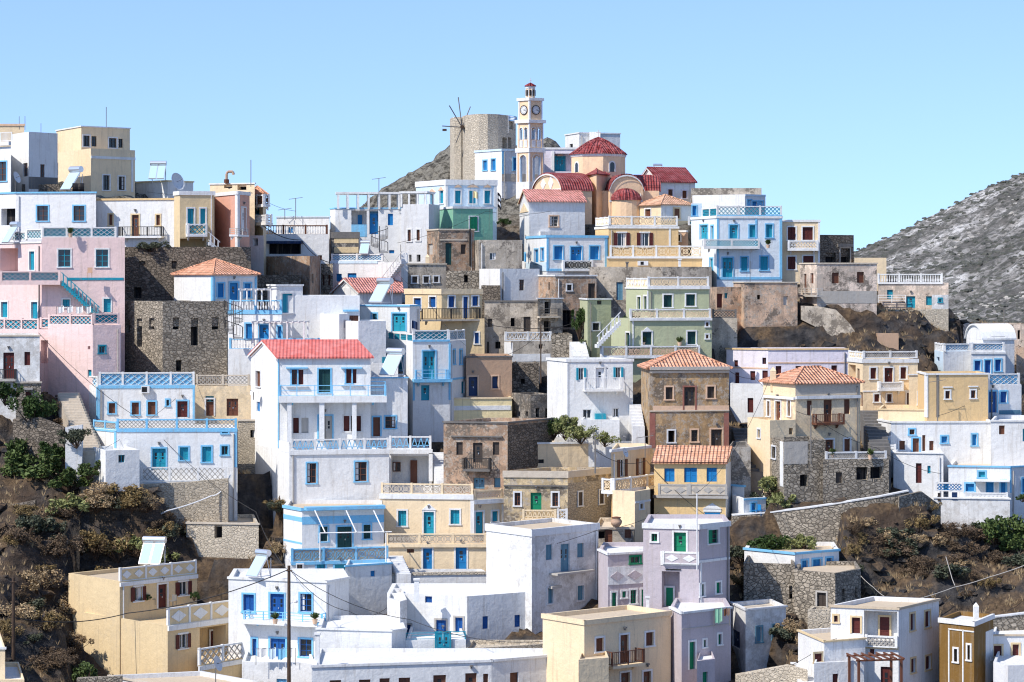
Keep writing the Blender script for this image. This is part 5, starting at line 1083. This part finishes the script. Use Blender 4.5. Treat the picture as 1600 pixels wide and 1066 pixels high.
# windmill sails and second tower
H('smaller round stone windmill tower with bare wooden sails left of the ruin','windmill_ruin','windmill')
B('703:305.5 705:303 710:301.8 721:301.6',183,250,'sw','n:gd','','','',dep=4)
wm=cur['root']; hb=P3(722,199,300)
for i,(x,y,d) in enumerate(((702,165,299),(716,152,300),(691,197,299),(712,224,300),(735,167,302),(745,205,301))):
    m=MB(); m.tube(tuple(hb),tuple(P3(x,y,d)),.065,5); child(m,'sail_arm','Pgd',wm)
m=MB(); m.tube(tuple(hb+Vector((0,-.5,0))),tuple(hb+Vector((0,2.5,.3))),.22,8); child(m,'hub','wood',wm)
m=MB(); m.box(*[q for q in (hb.x-2.3,hb.x-1.8,hb.y-.3,hb.y,hb.z-.45,hb.z-.2)]); child(m,'sail_block','wood',wm)
def flag(x,y0,y1,D,w,h,cols,label,vert=False):
    b=P3(x,y1,D); t=root('flag',tuple(b),label,'flag'); H_=(y1-y0)/F*D; m=MB(); m.tube(tuple(b),tuple(b+Vector((0,0,H_))),.03,5); child(m,'pole','wg',t)
    n=len(cols); ms={}
    for i,c in enumerate(cols):
        q=ms.setdefault(c,MB()); k=8
        for j in range(k):
            f=lambda s:(b.x+.03+w*s,b.y+.12*math.sin(s*7),-.25*s*s*h)
            x0,y0_,d0=f(j/k); x1,y1_,d1=f((j+1)/k); z1=b.z+H_-.05-h*i/n; z0=b.z+H_-.05-h*(i+1)/n
            q.hexa([(x0,y0_,z0+d0),(x1,y1_,z0+d1),(x1,y1_,z1+d1),(x0,y0_,z1+d0),(x0,y0_+.02,z0+d0),(x1,y1_+.02,z0+d1),(x1,y1_+.02,z1+d1),(x0,y0_+.02,z1+d0)])
    for c,q in ms.items(): child(q,'cloth',c,t)
flag(794,180,208,298,1.0,.6,['bl','wh','bl','wh','bl','wh','bl'],'blue and white striped flag on a pole by the stone windmill')
flag(739,298,322,267,.5,.7,['ye'],'yellow flag on the mint green terrace railing')
flag(777,300,350,264,.35,1.5,['dk','wh','dk','wh','dk'],'dark and white hanging flag right of mint green house')
flag(643,500,518,231,.5,.7,['nv'],'dark blue flag on the turquoise terrace railing')
# roof pergolas
def pergola(P,yt,yb,nc,label,mat='wh',roof='slats',dep=3,th=.16,col=.11,name='pergola'):
    pl=[tuple(map(float,s.split(':'))) for s in P.split()]; D0=min(p[1] for p in pl); zt=(HY-yt)/F*D0; zb=(HY-yb)/F*D0
    A,B_=[((x-800)/F*D,D) for x,D in pl]; c=Fac(A,B_); t=root(name,(A[0],A[1],zb),label,'pergola')
    for o in (0,-dep):
        for i in range(nc): u=c.L*i/(nc-1); u=min(max(u,col),c.L-col); m=MB(); m.fb(c,u-col,u+col,zb-.2,zt-th,o-col,o+col); child(m,'post',mat,t)
    m=MB()
    if roof=='slab': m.fb(c,-.15,c.L+.15,zt-th,zt,-dep-.15,.15); child(m,'roof_slab',mat,t)
    else:
        for o in (0,-dep): m.fb(c,-.1,c.L+.1,zt-th,zt-.05,o-.06,o+.06)
        n=int(c.L/.5)
        for i in range(n+1): u=c.L*i/n; m.fb(c,u-.05,u+.05,zt-.05,zt+.06,-dep-.3,.35)
        child(m,'beams',mat,t)
pergola('527:265.5 625:266',300,324,7,'white framed roof pergola with open sides on the white house below the rock','wh','slab',4,.2)
pergola('626:265 666:264.5',299,320,4,'navy posted open roof shelter right of the white pergola','wh','slab',3.5,.2,.09)
pergola('375:225.5 424:225',452,474,3,'white curved pergola on the terrace of the small orange roofed house','wh','slats',2.0,.1,.06)
pergola('394:223.8 476:223.5',503,533,4,'long white pergola over the lower baluster terrace','wh','slats',2.4,.1,.06)
pergola('1340:171 1410:171.5',1030,1100,2,'brown timber pergola over the maroon door at bottom right','Pbr','slats',2.2,.16,.08)
def awning():
    t=root('awning_frame',W(475,878,199.5),'white pole awning frame leaning over painted terrace panels','awning'); 
    for x in (496,545,588): m=MB(); m.tube(W(x-4,798,202.2),W(x+12,832,200.5),.05,6); child(m,'brace','wh',t)
    m=MB(); m.tube(W(500,833,200.3),W(612,831,201),.05,6); child(m,'rail','wh',t)
    for x in (500,603): m=MB(); m.tube(W(x,833,200.4),W(x,878,200.4),.05,6); child(m,'post','wh',t)
awning()
# stairs
def stairs(p0,p1,n,w,label,mat='wh',wdir=(1,0)):
    a=P3(*p0); b=P3(*p1); t=root('stone_steps',tuple(a),label,'staircase'); m=MB()
    for i in range(n):
        q=a.lerp(b,(i+.5)/n); dx=abs(b.x-a.x)/n/2+.16; dy=abs(b.y-a.y)/n/2+.12
        m.box(q.x-w/2,q.x+w/2,q.y-dy,q.y+dy+.3,q.z-3.5,q.z)
    child(m,'flight',mat,t)
stairs((144,706,209.5),(106,612,219),22,1.7,'long weathered white stone stairway left of the wide white house','cn')
stairs((694,752,211.5),(684,706,217),13,1.2,'white steps between the tall white house and brown old house')
stairs((632,898,199),(618,868,203),9,1.1,'steps beside the painted terrace below the cream teal house','wg')
stairs((908,558,233),(902,533,238),9,1.5,'white steps climbing beside ivy and the green annex')
stairs((998,668,214),(992,630,220),8,1.0,'narrow steps between white and ochre old houses','wg')
stairs((1375,700,208),(1360,640,222),12,1.6,'dark rubble steps right of beige hipped roof house','gd')
stairs((1178,740,208),(1158,668,218),14,1.6,'dark rubble steps left of the beige hipped roof house','gd')
stairs((1262,1066,176),(1250,1035,180),9,1.3,'broken white steps left of the tan framed house','wg')
def spiral(x,y0,y1,D,r,turns,label):
    b=P3(x,y1,D); h=(y1-y0)/F*D; t=root('spiral_staircase',tuple(b),label,'spiral staircase','spiral staircases'); m=MB(); m.tube(tuple(b),tuple(b+Vector((0,0,h+.8))),.06,6); child(m,'column','Pgd',t)
    n=int(turns*14); m=MB(); g=MB(); pr=None
    for i in range(n):
        a=2*math.pi*turns*i/n; z=b.z+h*i/n; c,s=math.cos(a),math.sin(a); c2,s2=math.cos(a+.42),math.sin(a+.42)
        m.hexa([(b.x,b.y,z),(b.x+r*c,b.y+r*s,z),(b.x+r*c2,b.y+r*s2,z),(b.x+.02,b.y,z),(b.x,b.y,z+.05),(b.x+r*c,b.y+r*s,z+.05),(b.x+r*c2,b.y+r*s2,z+.05),(b.x+.02,b.y,z+.05)])
        q=(b.x+r*c,b.y+r*s,z+.95); g.tube((q[0],q[1],z),q,.02,4)
        if pr: g.tube(pr,q,.03,4)
        pr=q
    child(m,'treads','Pgd',t); child(g,'handrail','Pir',t)
spiral(593,366,395,255,.85,1.2,'dark spiral staircase in front of the blue niche house')
spiral(365,484,530,222.5,.8,1.6,'black spiral staircase between the tall ruin and baluster terraces')
# laundry
def laundry(x0,x1,y,D,items,label):
    a,b=P3(x0,y,D),P3(x1,y,D); t=root('clothesline',tuple(a),label,'laundry'); m=MB(); m.tube(tuple(a),tuple(b),.012,4)
    for q in (a,b): m.tube(tuple(q),(q.x,q.y,q.z-1.2),.025,5)
    child(m,'line','Pgd',t); u=0
    for (s,w,h,c) in items:
        m=MB(); p=a.lerp(b,s); n=5
        for j in range(n):
            f=lambda k:(p.x+w*k/n,p.y+.04*math.sin(k*2.2),p.z-.06*math.sin(k*1.1)); q0,q1=f(j),f(j+1); hh=h*(1-.06*math.sin(j*2))
            m.hexa([(q0[0],q0[1],q0[2]-hh),(q1[0],q1[1],q1[2]-hh),q1,q0,(q0[0],q0[1]+.02,q0[2]-hh),(q1[0],q1[1]+.02,q1[2]-hh),(q1[0],q1[1]+.02,q1[2]),(q0[0],q0[1]+.02,q0[2])])
        child(m,'cloth',c,t)
laundry(400,462,1013,184,[(.03,.75,.6,'wh'),(.33,.5,.75,'sk'),(.55,.5,.8,'lb'),(.78,.45,.7,'wh')],'white and blue laundry drying before the royal blue doors')
laundry(88,150,479,224.8,[(.05,.5,.55,'wh'),(.27,.5,.55,'wh'),(.5,.6,.6,'wh'),(.76,.4,.6,'wh')],'white sheets drying on the pink house terrace')
laundry(1116,1140,951,178.6,[(.05,.5,1.0,'gm'),(.62,.22,.5,'br'),(.85,.14,.5,'bn')],'green and brown clothes hanging over the lower lavender house wall')
for pts,lb in (([(230,300,262),(392,300,248),(462,330,262)],'thin cable above the salmon house roof'),([(440,560,232),(300,600,222),(165,700,209)],'thin cable over the old cream cottage'),
 ([(728,540,225),(668,470,246),(600,400,255)],'thin cable left of the cream house with iron balcony'),([(1089,770,183),(1150,700,200),(1203,590,208)],'thin cable rising right from the lavender house pole'),
 ([(1465,650,214),(1560,600,220),(1600,560,240)],'thin cable by the ochre box house'),([(1270,650,203),(1370,700,204),(1470,740,205)],'thin cable across the grey quoined ruin'),
 ([(1180,1060,178),(1300,1000,177),(1465,930,186)],'thin cable over the tan framed house'),([(620,380,256),(760,330,266),(860,330,268)],'thin cable below the light blue mansion')): cable(pts,lb,.018,.35)
def chair(x,y,D,yaw,c,label):
    b=P3(x,y,D); t=root('chair',tuple(b),label,'chair','chairs on the terraces'); cs,sn=math.cos(yaw),math.sin(yaw)
    f=lambda u,v,z:(b.x+u*cs-v*sn,b.y+u*sn+v*cs,b.z+z)
    def bx(u0,u1,v0,v1,z0,z1): m=MB(); m.hexa([f(u0,v0,z0),f(u1,v0,z0),f(u1,v0,z1),f(u0,v0,z1),f(u0,v1,z0),f(u1,v1,z0),f(u1,v1,z1),f(u0,v1,z1)]); return m
    child(bx(-.22,.22,-.22,.22,.42,.46),'seat',c,t); child(bx(-.22,.22,.19,.23,.46,.9),'backrest',c,t)
    for u in (-.2,.17):
        for v in (-.2,.17): child(bx(u,u+.03,v,v+.03,0,.42),'leg',c,t)
chair(238,945,196,R(20),'Pgd','dark wooden chair left on the beige house terrace'); chair(270,948,196.3,R(-30),'Pgd','dark wooden chair beside the door on the beige house terrace')
chair(1180,806,202.6,R(60),'Pbl','blue chair in front of the tiny stepped white cottage'); chair(1190,806,202.4,R(120),'Pbl','second blue chair at the cottage corner by the wall'); chair(140,434,227.2,R(0),'Pbn','brown chair at the pink house window stair')
# retaining walls that follow the slope
def gwall(pts,th,mat,label,cap=None,ex=3):
    """pts: (x,ytop,ybottom,D)"""
    m=MB(); q=MB(); b=P3(pts[0][0],pts[0][1],pts[0][3]); t=root('retaining_wall',tuple(b),label,'retaining wall','rubble retaining walls on the slopes')
    for p,r in zip(pts,pts[1:]):
        a,c=P3(p[0],p[1],p[3]),P3(r[0],r[1],r[3]); ab,cb=(HY-p[2])/F*p[3]-ex,(HY-r[2])/F*r[3]-ex
        m.hexa([(a.x,a.y,ab),(c.x,c.y,cb),tuple(c),tuple(a),(a.x,a.y+th,ab),(c.x,c.y+th,cb),(c.x,c.y+th,c.z),(a.x,a.y+th,a.z)])
        if cap: q.hexa([(a.x,a.y-.06,a.z),(c.x,c.y-.06,c.z),(c.x,c.y-.06,c.z+.1),(a.x,a.y-.06,a.z+.1),(a.x,a.y+th,a.z),(c.x,c.y+th,c.z),(c.x,c.y+th,c.z+.1),(a.x,a.y+th,a.z+.1)])
    child(m,'rubble','sd' if mat is None else mat,t); child(q,'coping',cap,t) if cap else None  # paler cap colour imitates the wall's sunlit top
gwall([(1144,806,840,203),(1200,802,840,202),(1265,794,825,201),(1300,789,818,200.8),(1330,784,815,200.5),(1375,777,805,200.5),(1420,768,800,201)],.6,'st','long curving rubble wall with coping coloured as sunlit below the grey ruin','wg')
gwall([(1405,776,812,199.5),(1440,768,818,201),(1470,790,820,203)],.6,'st','short rubble wall at the end of curving wall below white house')
gwall([(165,760,800,206.5),(225,757,805,208.5),(290,754,805,209),(356,748,800,209)],.6,'sl','pale rubble wall under the lattice terrace of the wide white house')
gwall([(20,655,715,212),(62,652,700,211),(100,668,705,210.5)],.6,'sd','dark overgrown rubble wall below the shabby maroon door house')
gwall([(102,668,700,208.5),(128,664,695,208.5)],.6,'wg','short white wall foot beside the long stone stairway')
gwall([(12,790,830,206),(55,782,830,205.5)],.6,'sd','small rubble terrace wall left in the bushes')
gwall([(1252,478,498,240.9),(1280,479,512,240.5),(1306,484,530,240.1),(1328,506,536,239.5),(1338,522,538,239.3)],1.2,'cn*','pale rendered buttress below the pinkish house',None,.1)
gwall([(1390,485,525,246.5),(1482,483,520,246.5)],1.0,'sw','pale rubble base wall under the white baluster terrace house')
gwall([(1371,521,548,239),(1404,521,548,239)],.8,'bn','small brown rendered block on the dark slope below')
gwall([(1548,966,992,184),(1640,955,990,185)],.5,'st','rubble wall with coping coloured as sunlit at the bottom right edge','wg')
gwall([(1150,1055,1075,178),(1232,1040,1075,177),(1262,1048,1080,176)],.6,'sw','rough pale wall below the shabby peeling cottage')
gwall([(120,1060,1075,178.5),(190,1057,1075,178.5)],.5,'st','low rubble edge behind the tan bottom roof')
# ================================================================ plants
def pot(x,y,D):
    b=P3(x,y,D); t=root('plant_pot',tuple(b),'small terracotta pot with a green plant on a house terrace','plant pot','potted plants on the terraces'); m=MB(); m.lathe(tuple(b),[(.14,0),(.2,.32),(.22,.36),(.16,.36)],10); child(m,'pot','tw',t)
    m=MB(); rg0=random.Random(int(x))
    for i in range(60): a=rg0.uniform(0,6.28); q=Vector((b.x,b.y,b.z+.35)); e=q+Vector((math.cos(a)*rg0.uniform(.1,.35),math.sin(a)*rg0.uniform(.1,.35),rg0.uniform(.1,.5))); s=Vector((math.sin(a)*.05,-math.cos(a)*.05,0)); m.quad(tuple(q),tuple(e-s),tuple(e+Vector((0,0,.06))),tuple(e+s))
    child(m,'plant_leaves','L_g',t)
for x,y,D in ((430,975,187.3),(492,975,187.3),(110,371,227.6),(1360,718,203.4),(1300,718,203.4),(1005,541,229),(1062,541,229.3),(1200,388,254.3)): pot(x,y,D)
def leaves(n,lobes,size,seed):
    rg=random.Random(seed); v=[];f=[]
    for i in range(n):
        c,r=rg.choice(lobes); d=Vector((rg.gauss(0,1),rg.gauss(0,1),rg.gauss(0,1))).normalized()*r*(rg.random()**.35)*(.8+.4*noise.noise(Vector((i*.37,seed,0)))); p=Vector(c)+d
        if p.z<-.1: continue
        a=Vector((rg.gauss(0,1),rg.gauss(0,1),rg.gauss(0,.7))).normalized(); b=a.cross(Vector((rg.gauss(0,1),rg.gauss(0,1),rg.gauss(0,1)))).normalized(); s=size*(.5+rg.random())
        k=len(v); v+=[tuple(p-a*s),tuple(p+b*s*.55),tuple(p+a*s),tuple(p-b*s*.55)]; f.append((k,k+1,k+2,k+3))
    return v,f
def plant_mesh(kind,mat,seed):
    rg=random.Random(seed)
    lobes=[((rg.gauss(0,.45),rg.gauss(0,.45),rg.uniform(.0,.7)),rg.uniform(.12,.48)) for _ in range(20)]
    v,f=leaves(2600 if kind!='dry' else 2300,lobes,.075 if kind!='dry' else .05,seed)
    me=bpy.data.meshes.new('foliage'); me.from_pydata(v,[],f); me.materials.append(M(mat))
    st=MB()
    for c,r in lobes: st.tube((0,0,-.5),c,.035,5,.012)
    for i in range(26):
        c,r=rg.choice(lobes); e=Vector(c)+Vector((rg.gauss(0,1),rg.gauss(0,1),rg.gauss(0,1))).normalized()*r*1.05; st.tube(c,tuple(e),.012,4,.004)
    ms=bpy.data.meshes.new('stems'); ms.from_pydata(st.v,[],st.f); ms.materials.append(M('bark'))
    return me,ms
PM={}
def plant(x,y,D,r,mat,label,name='shrub',cat='shrub',group=None,sz=1.0,lift=0):
    if D: p=W(x,y,D)
    else:
        p=hit(x,y)
        if p is None: return
    k=(mat,random.randint(0,2))
    if k not in PM: PM[k]=plant_mesh('dry' if mat in('L_s','L_b','L_y') else 'g',mat,hash(k[0])%97+k[1]*7 if False else sum(map(ord,mat))+k[1]*7)
    t=root(name,(p[0],p[1],p[2]+lift),label,cat,group)
    for nm,me in zip(('foliage','stems'),PM[k]):
        o=bpy.data.objects.new(nm,me); scn.collection.objects.link(o); o.parent=t
    t.rotation_euler=(0,0,random.uniform(0,6.28)); t.scale=(r*random.uniform(.8,1.3),r*random.uniform(.8,1.2),r*sz*random.uniform(.75,1.1))
def trunked(x,y,D,r,h,mat,label):
    plant(x,y,D,r,mat,label,'tree','tree',None,.9,h); t=[o for o in scn.collection.objects if o.name.startswith('tree') and o.get('label')==label][-1]
    m=MB(); m.tube((0,0,-h/r-.4),(.1,.05,-.2),.13,8,.07); m.tube((.1,.05,-.25),(.45,.1,.35),.06,6,.02); m.tube((.1,.05,-.25),(-.35,-.2,.35),.06,6,.02)
    me=bpy.data.meshes.new('trunk'); me.from_pydata(m.v,[],m.f); me.materials.append(M('bark')); o=bpy.data.objects.new('trunk',me); scn.collection.objects.link(o); o.parent=t
trunked(55,770,210,2.6,1.6,'L_g','large green fig tree left on the bushy slope below the stairway')
trunked(108,775,208,2.1,1.0,'L_g','bright green fig tree right beside the dry golden bushes')
plant(30,715,211.5,1.8,'L_g','green leafy bush above the fig trees at left edge')
plant(138,740,207,1.4,'L_g','small green bush at the foot of the long stone stairway')
plant(88,712,210.4,1.5,'L_d','dark green bush below dark overgrown wall')
plant(50,650,211.7,1.7,'L_d','dark creeper hanging on the stone base below the maroon door house',sz=1.3)
plant(8,620,213,1.3,'L_d','dark green creeper at the left edge beside stone base',sz=1.3)
plant(120,690,207.5,1.3,'L_f','grey brown brush tangled at the stair foot')
plant(133,1058,182,1.25,'L_g','bright green bush at the foot of the beige house')
plant(884,674,215.5,1.35,'L_o','green garden tree against the white house with turquoise shutters',sz=1.5)
plant(864,676,216,1.3,'L_g','darker green shrub left of the garden tree')
plant(908,684,213.5,1.2,'L_o','green shrub right of the garden tree before the white wall')
plant(945,690,212.6,1.0,'L_o','small green shrub by the small stone chimney')
plant(906,515,240,1.1,'L_d','dark ivy climbing beside the sage green annex',sz=2.6)
plant(921,540,238,.8,'L_d','leafy green plant at the top of white steps by the annex')
plant(994,505,234,.8,'L_d','dark green plant on the sage green house stair',sz=1.3)
plant(236,388,236.8,1.5,'L_f','grey green bush on top of the dark stone wall below the iron balcony',sz=.6)
plant(786,350,263,.7,'L_d','small dark plant on terrace right of the mint green house')
plant(1205,765,205,1.3,'L_o','upper olive green shrub beside the white quoined ruin',sz=1.1)
plant(1218,795,203.5,1.6,'L_o','wide olive shrub on a pale stump below the quoined ruin')
plant(1192,790,205.5,1.3,'L_f','dull brown green shrub left of the olive shrub')
plant(1192,862,198.5,1.6,'L_d','dark green shrub under the curving rubble wall, left')
plant(1225,858,198.5,1.5,'L_d','dark green shrub under the curving rubble wall, middle')
plant(1258,856,198,1.1,'L_o','lighter green shrub under the curving rubble wall, right')
plant(1160,872,197,1.3,'L_f','grey green brush between lavender house and the tan roofed house')
plant(1563,850,200,1.8,'L_g','tall green bush under the white house at the right edge',sz=1.4)
plant(1590,858,199,1.5,'L_g','second green bush at the far right edge')
plant(1538,836,201,1.0,'L_g','small green bush below the blue lattice balcony house')
plant(1598,780,202,.6,'L_g','little green plant at right edge by the white wall')
plant(228,936,195.5,.45,'L_d','potted dark green plant on the beige house terrace left')
plant(303,934,196.5,.5,'L_d','potted green plant on the beige house terrace right')
for i,(x,y,r,mm_,lb) in enumerate([(185,860,2.5,'L_y','golden dry bush, largest one, left of the small rubble shed'),(150,815,1.7,'L_s','pale straw bush above the largest golden bush'),(172,905,1.9,'L_y','dull golden bush above the beige house parapet'),
 (40,955,1.6,'L_s','straw coloured bush crossed by the far left pole'),(80,975,1.3,'L_y','dry bush right of the far left pole'),(105,945,1.5,'L_s','dry bush with pale tips halfway to the beige house'),(130,960,1.3,'L_y','dry bush touching the beige house wall'),(10,985,1.3,'L_y','dry bush at the left edge below the straw bush'),
 (118,1000,1.2,'L_s','pale dry bush low beside the beige wall'),(150,845,1.8,'L_y','golden bush in the middle of the left slope'),(205,835,1.9,'L_y','golden bush right of the largest golden bush'),(215,870,1.6,'L_o','olive golden bush near the beige house solar heater'),(120,800,1.7,'L_o','olive bush under the bright green fig tree'),(170,780,1.3,'L_s','straw bush at the foot of the small white block'),(95,850,1.8,'L_b','brown bush halfway down the left slope'),(60,905,1.7,'L_s','pale straw bush above the far left pole bushes'),(55,830,1.6,'L_f','grey green bush left under the fig trees'),(225,800,1.0,'L_s','straw tuft below the pale rubble wall'),(1352,815,.9,'L_s','first pale dry bush below the curving wall'),(1385,840,.9,'L_s','pinkish dry bush below the curving wall'),(1412,838,1.1,'L_s','pale dry bush on right slope below wall end'),(1436,820,1.3,'L_y','yellowish dry bush at the wall end'),(1455,850,.9,'L_s','dry bush left under the white house corner'),
 (1345,840,1.0,'L_y','brown gold bush on the right slope'),(1330,860,1.0,'L_y','low brown bush above the dark rock'),(1505,880,.9,'L_s','lone pale bush in middle of the dark right slope'),(1545,910,.9,'L_y','brown bush low on the dark right slope'),(1415,768,1.0,'L_y','straw bush against the white house lower wall'),(1450,788,.9,'L_y','brown straw bush by the white house foot'),
 (435,862,.9,'L_s','straw tuft beside the small rubble shed'),(420,880,.7,'L_s','lower straw tuft near the solar heater'),(425,860,.6,'L_y','thin brown tuft right of rubble shed'),(1235,985,.9,'L_s','golden tuft between cottage and broken rubble wall'),(1255,1000,.8,'L_s','golden tuft left of the tan framed house'),(1160,905,1.0,'L_y','reddish dry brush beside the lavender house'),
 (1175,930,1.0,'L_s','pale dry brush below the broken rubble wall'),(270,800,.8,'L_b','brown hanging weeds on the pale rubble wall'),(255,875,1.2,'L_o','olive bush left of the small rubble shed')]):
    plant(x,y+int(r*8),None,r,mm_,lb,group='dry bushes on the slopes')
rg=random.Random(3)
spots=[]
for (xa,xb,ya,yb,n) in ((0,130,790,1060,34),(120,215,790,900,10),(215,290,800,880,9),(1330,1600,830,935,30),(1150,1240,690,800,6),(430,450,790,870,2),(1160,1230,1000,1060,2),(60,110,600,720,6)):
    for i in range(n): spots.append((rg.uniform(xa,xb),rg.uniform(ya,yb)))
for x,y in spots:
    plant(x,y,None,rg.uniform(.7,1.5),rg.choice(['L_b','L_b','L_f','L_b','L_y']) if x<600 else rg.choice(['L_b','L_f','L_f','L_b']),'dull grey brown dry shrub on the dark slopes','dry_shrub','shrub','dull dry shrubs scattered over the dark slopes',.8)
# dry grass tufts and loose stones on the slopes, scrub and stones on the far hill
def scatter(name,label,cat,mat,n,fn,region):
    m=MB(); c=0
    for _ in range(n*40):
        if c>=n: break
        x=rg.uniform(-62,62); y=rg.uniform(172,262); z=ground(x,y); px=800+F*x/y; py=HY-F*z/y
        if not region(px,py,y): continue
        if any(b['x0']-2<px<b['x1']+2 and abs(y-b['D']-2)<3.5 for b in blocks): continue
        fn(m,x,y,z); c+=1
    o=m.build(name,mat); tag(o,label,cat,None,'stuff')
reg=lambda px,py,y:(px<300 and py>580) or (px>1140 and py>470) or (380<px<460 and 700<py<900)
def tuft(m,x,y,z):
    for k in range(7):
        a=rg.uniform(0,6.28); h=rg.uniform(.2,.5); dx,dy=math.cos(a)*.2,math.sin(a)*.2; i=len(m.v); w=.03
        m.v+=[(x-w,y,z-.05),(x+w,y,z-.05),(x+dx,y+dy,z+h)]; m.f.append((i,i+1,i+2))
def stone(m,x,y,z,s=None,zs=.7):
    s=s or rg.choice([.12,.18,.25,.4,.7])*rg.uniform(.7,1.3); i=len(m.v)
    P=[(1,0,0),(0,1,0),(-1,0,0),(0,-1,0),(.6,.6,.8),(-.6,.6,.7),(-.6,-.6,.8),(.6,-.6,.6)]
    m.v+=[(x+s*a*rg.uniform(.7,1.2),y+s*b*rg.uniform(.7,1.2),z-.1*s+s*zs*(c+.1)*rg.uniform(.7,1.2)) for a,b,c in P]
    m.f+=[tuple(i+q for q in f) for f in ((0,1,4),(1,5,4),(1,2,5),(2,6,5),(2,3,6),(3,7,6),(3,0,7),(0,4,7),(4,5,6,7))]
scatter('dry_grass','short dry grass and weeds covering the slopes between the walls','dry grass','L_s',7000,tuft,reg)
scatter('loose_stones','loose broken stones and rock faces strewn over the dark slopes','stones','rock',2600,stone,reg)
def hill_z(x,y):
    i=int((x-hx[0])/2.4); j=int((y-hy[0])/2.6); i=min(max(i,0),len(hx)-2); j=min(max(j,0),len(hy)-2); return HZ[j,i]
m1=MB(); m2=MB()
for _ in range(70000):
    x=rg.uniform(70,300); y=rg.uniform(470,765); px=800+F*x/y
    if px<1330 or px>1680: continue
    z=hill_z(x,y); d=noise.noise(Vector((x*.03,y*.03,5)))
    if rg.random()<.7+d*.6: stone(m1,x,y,z,rg.uniform(.25,.95),.9)
    elif rg.random()<.8: stone(m2,x,y,z,rg.uniform(.2,.65)*(1.7 if d<-.3 else 1),.6)
o=m1.build('hill_scrub','L_h'); tag(o,'dark green grey scrub dotting the bare hill on the right','scrub',None,'stuff')
o=m2.build('hill_stones','gy'); tag(o,'pale limestone rocks scattered over the bare hill on the right','rocks',None,'stuff')
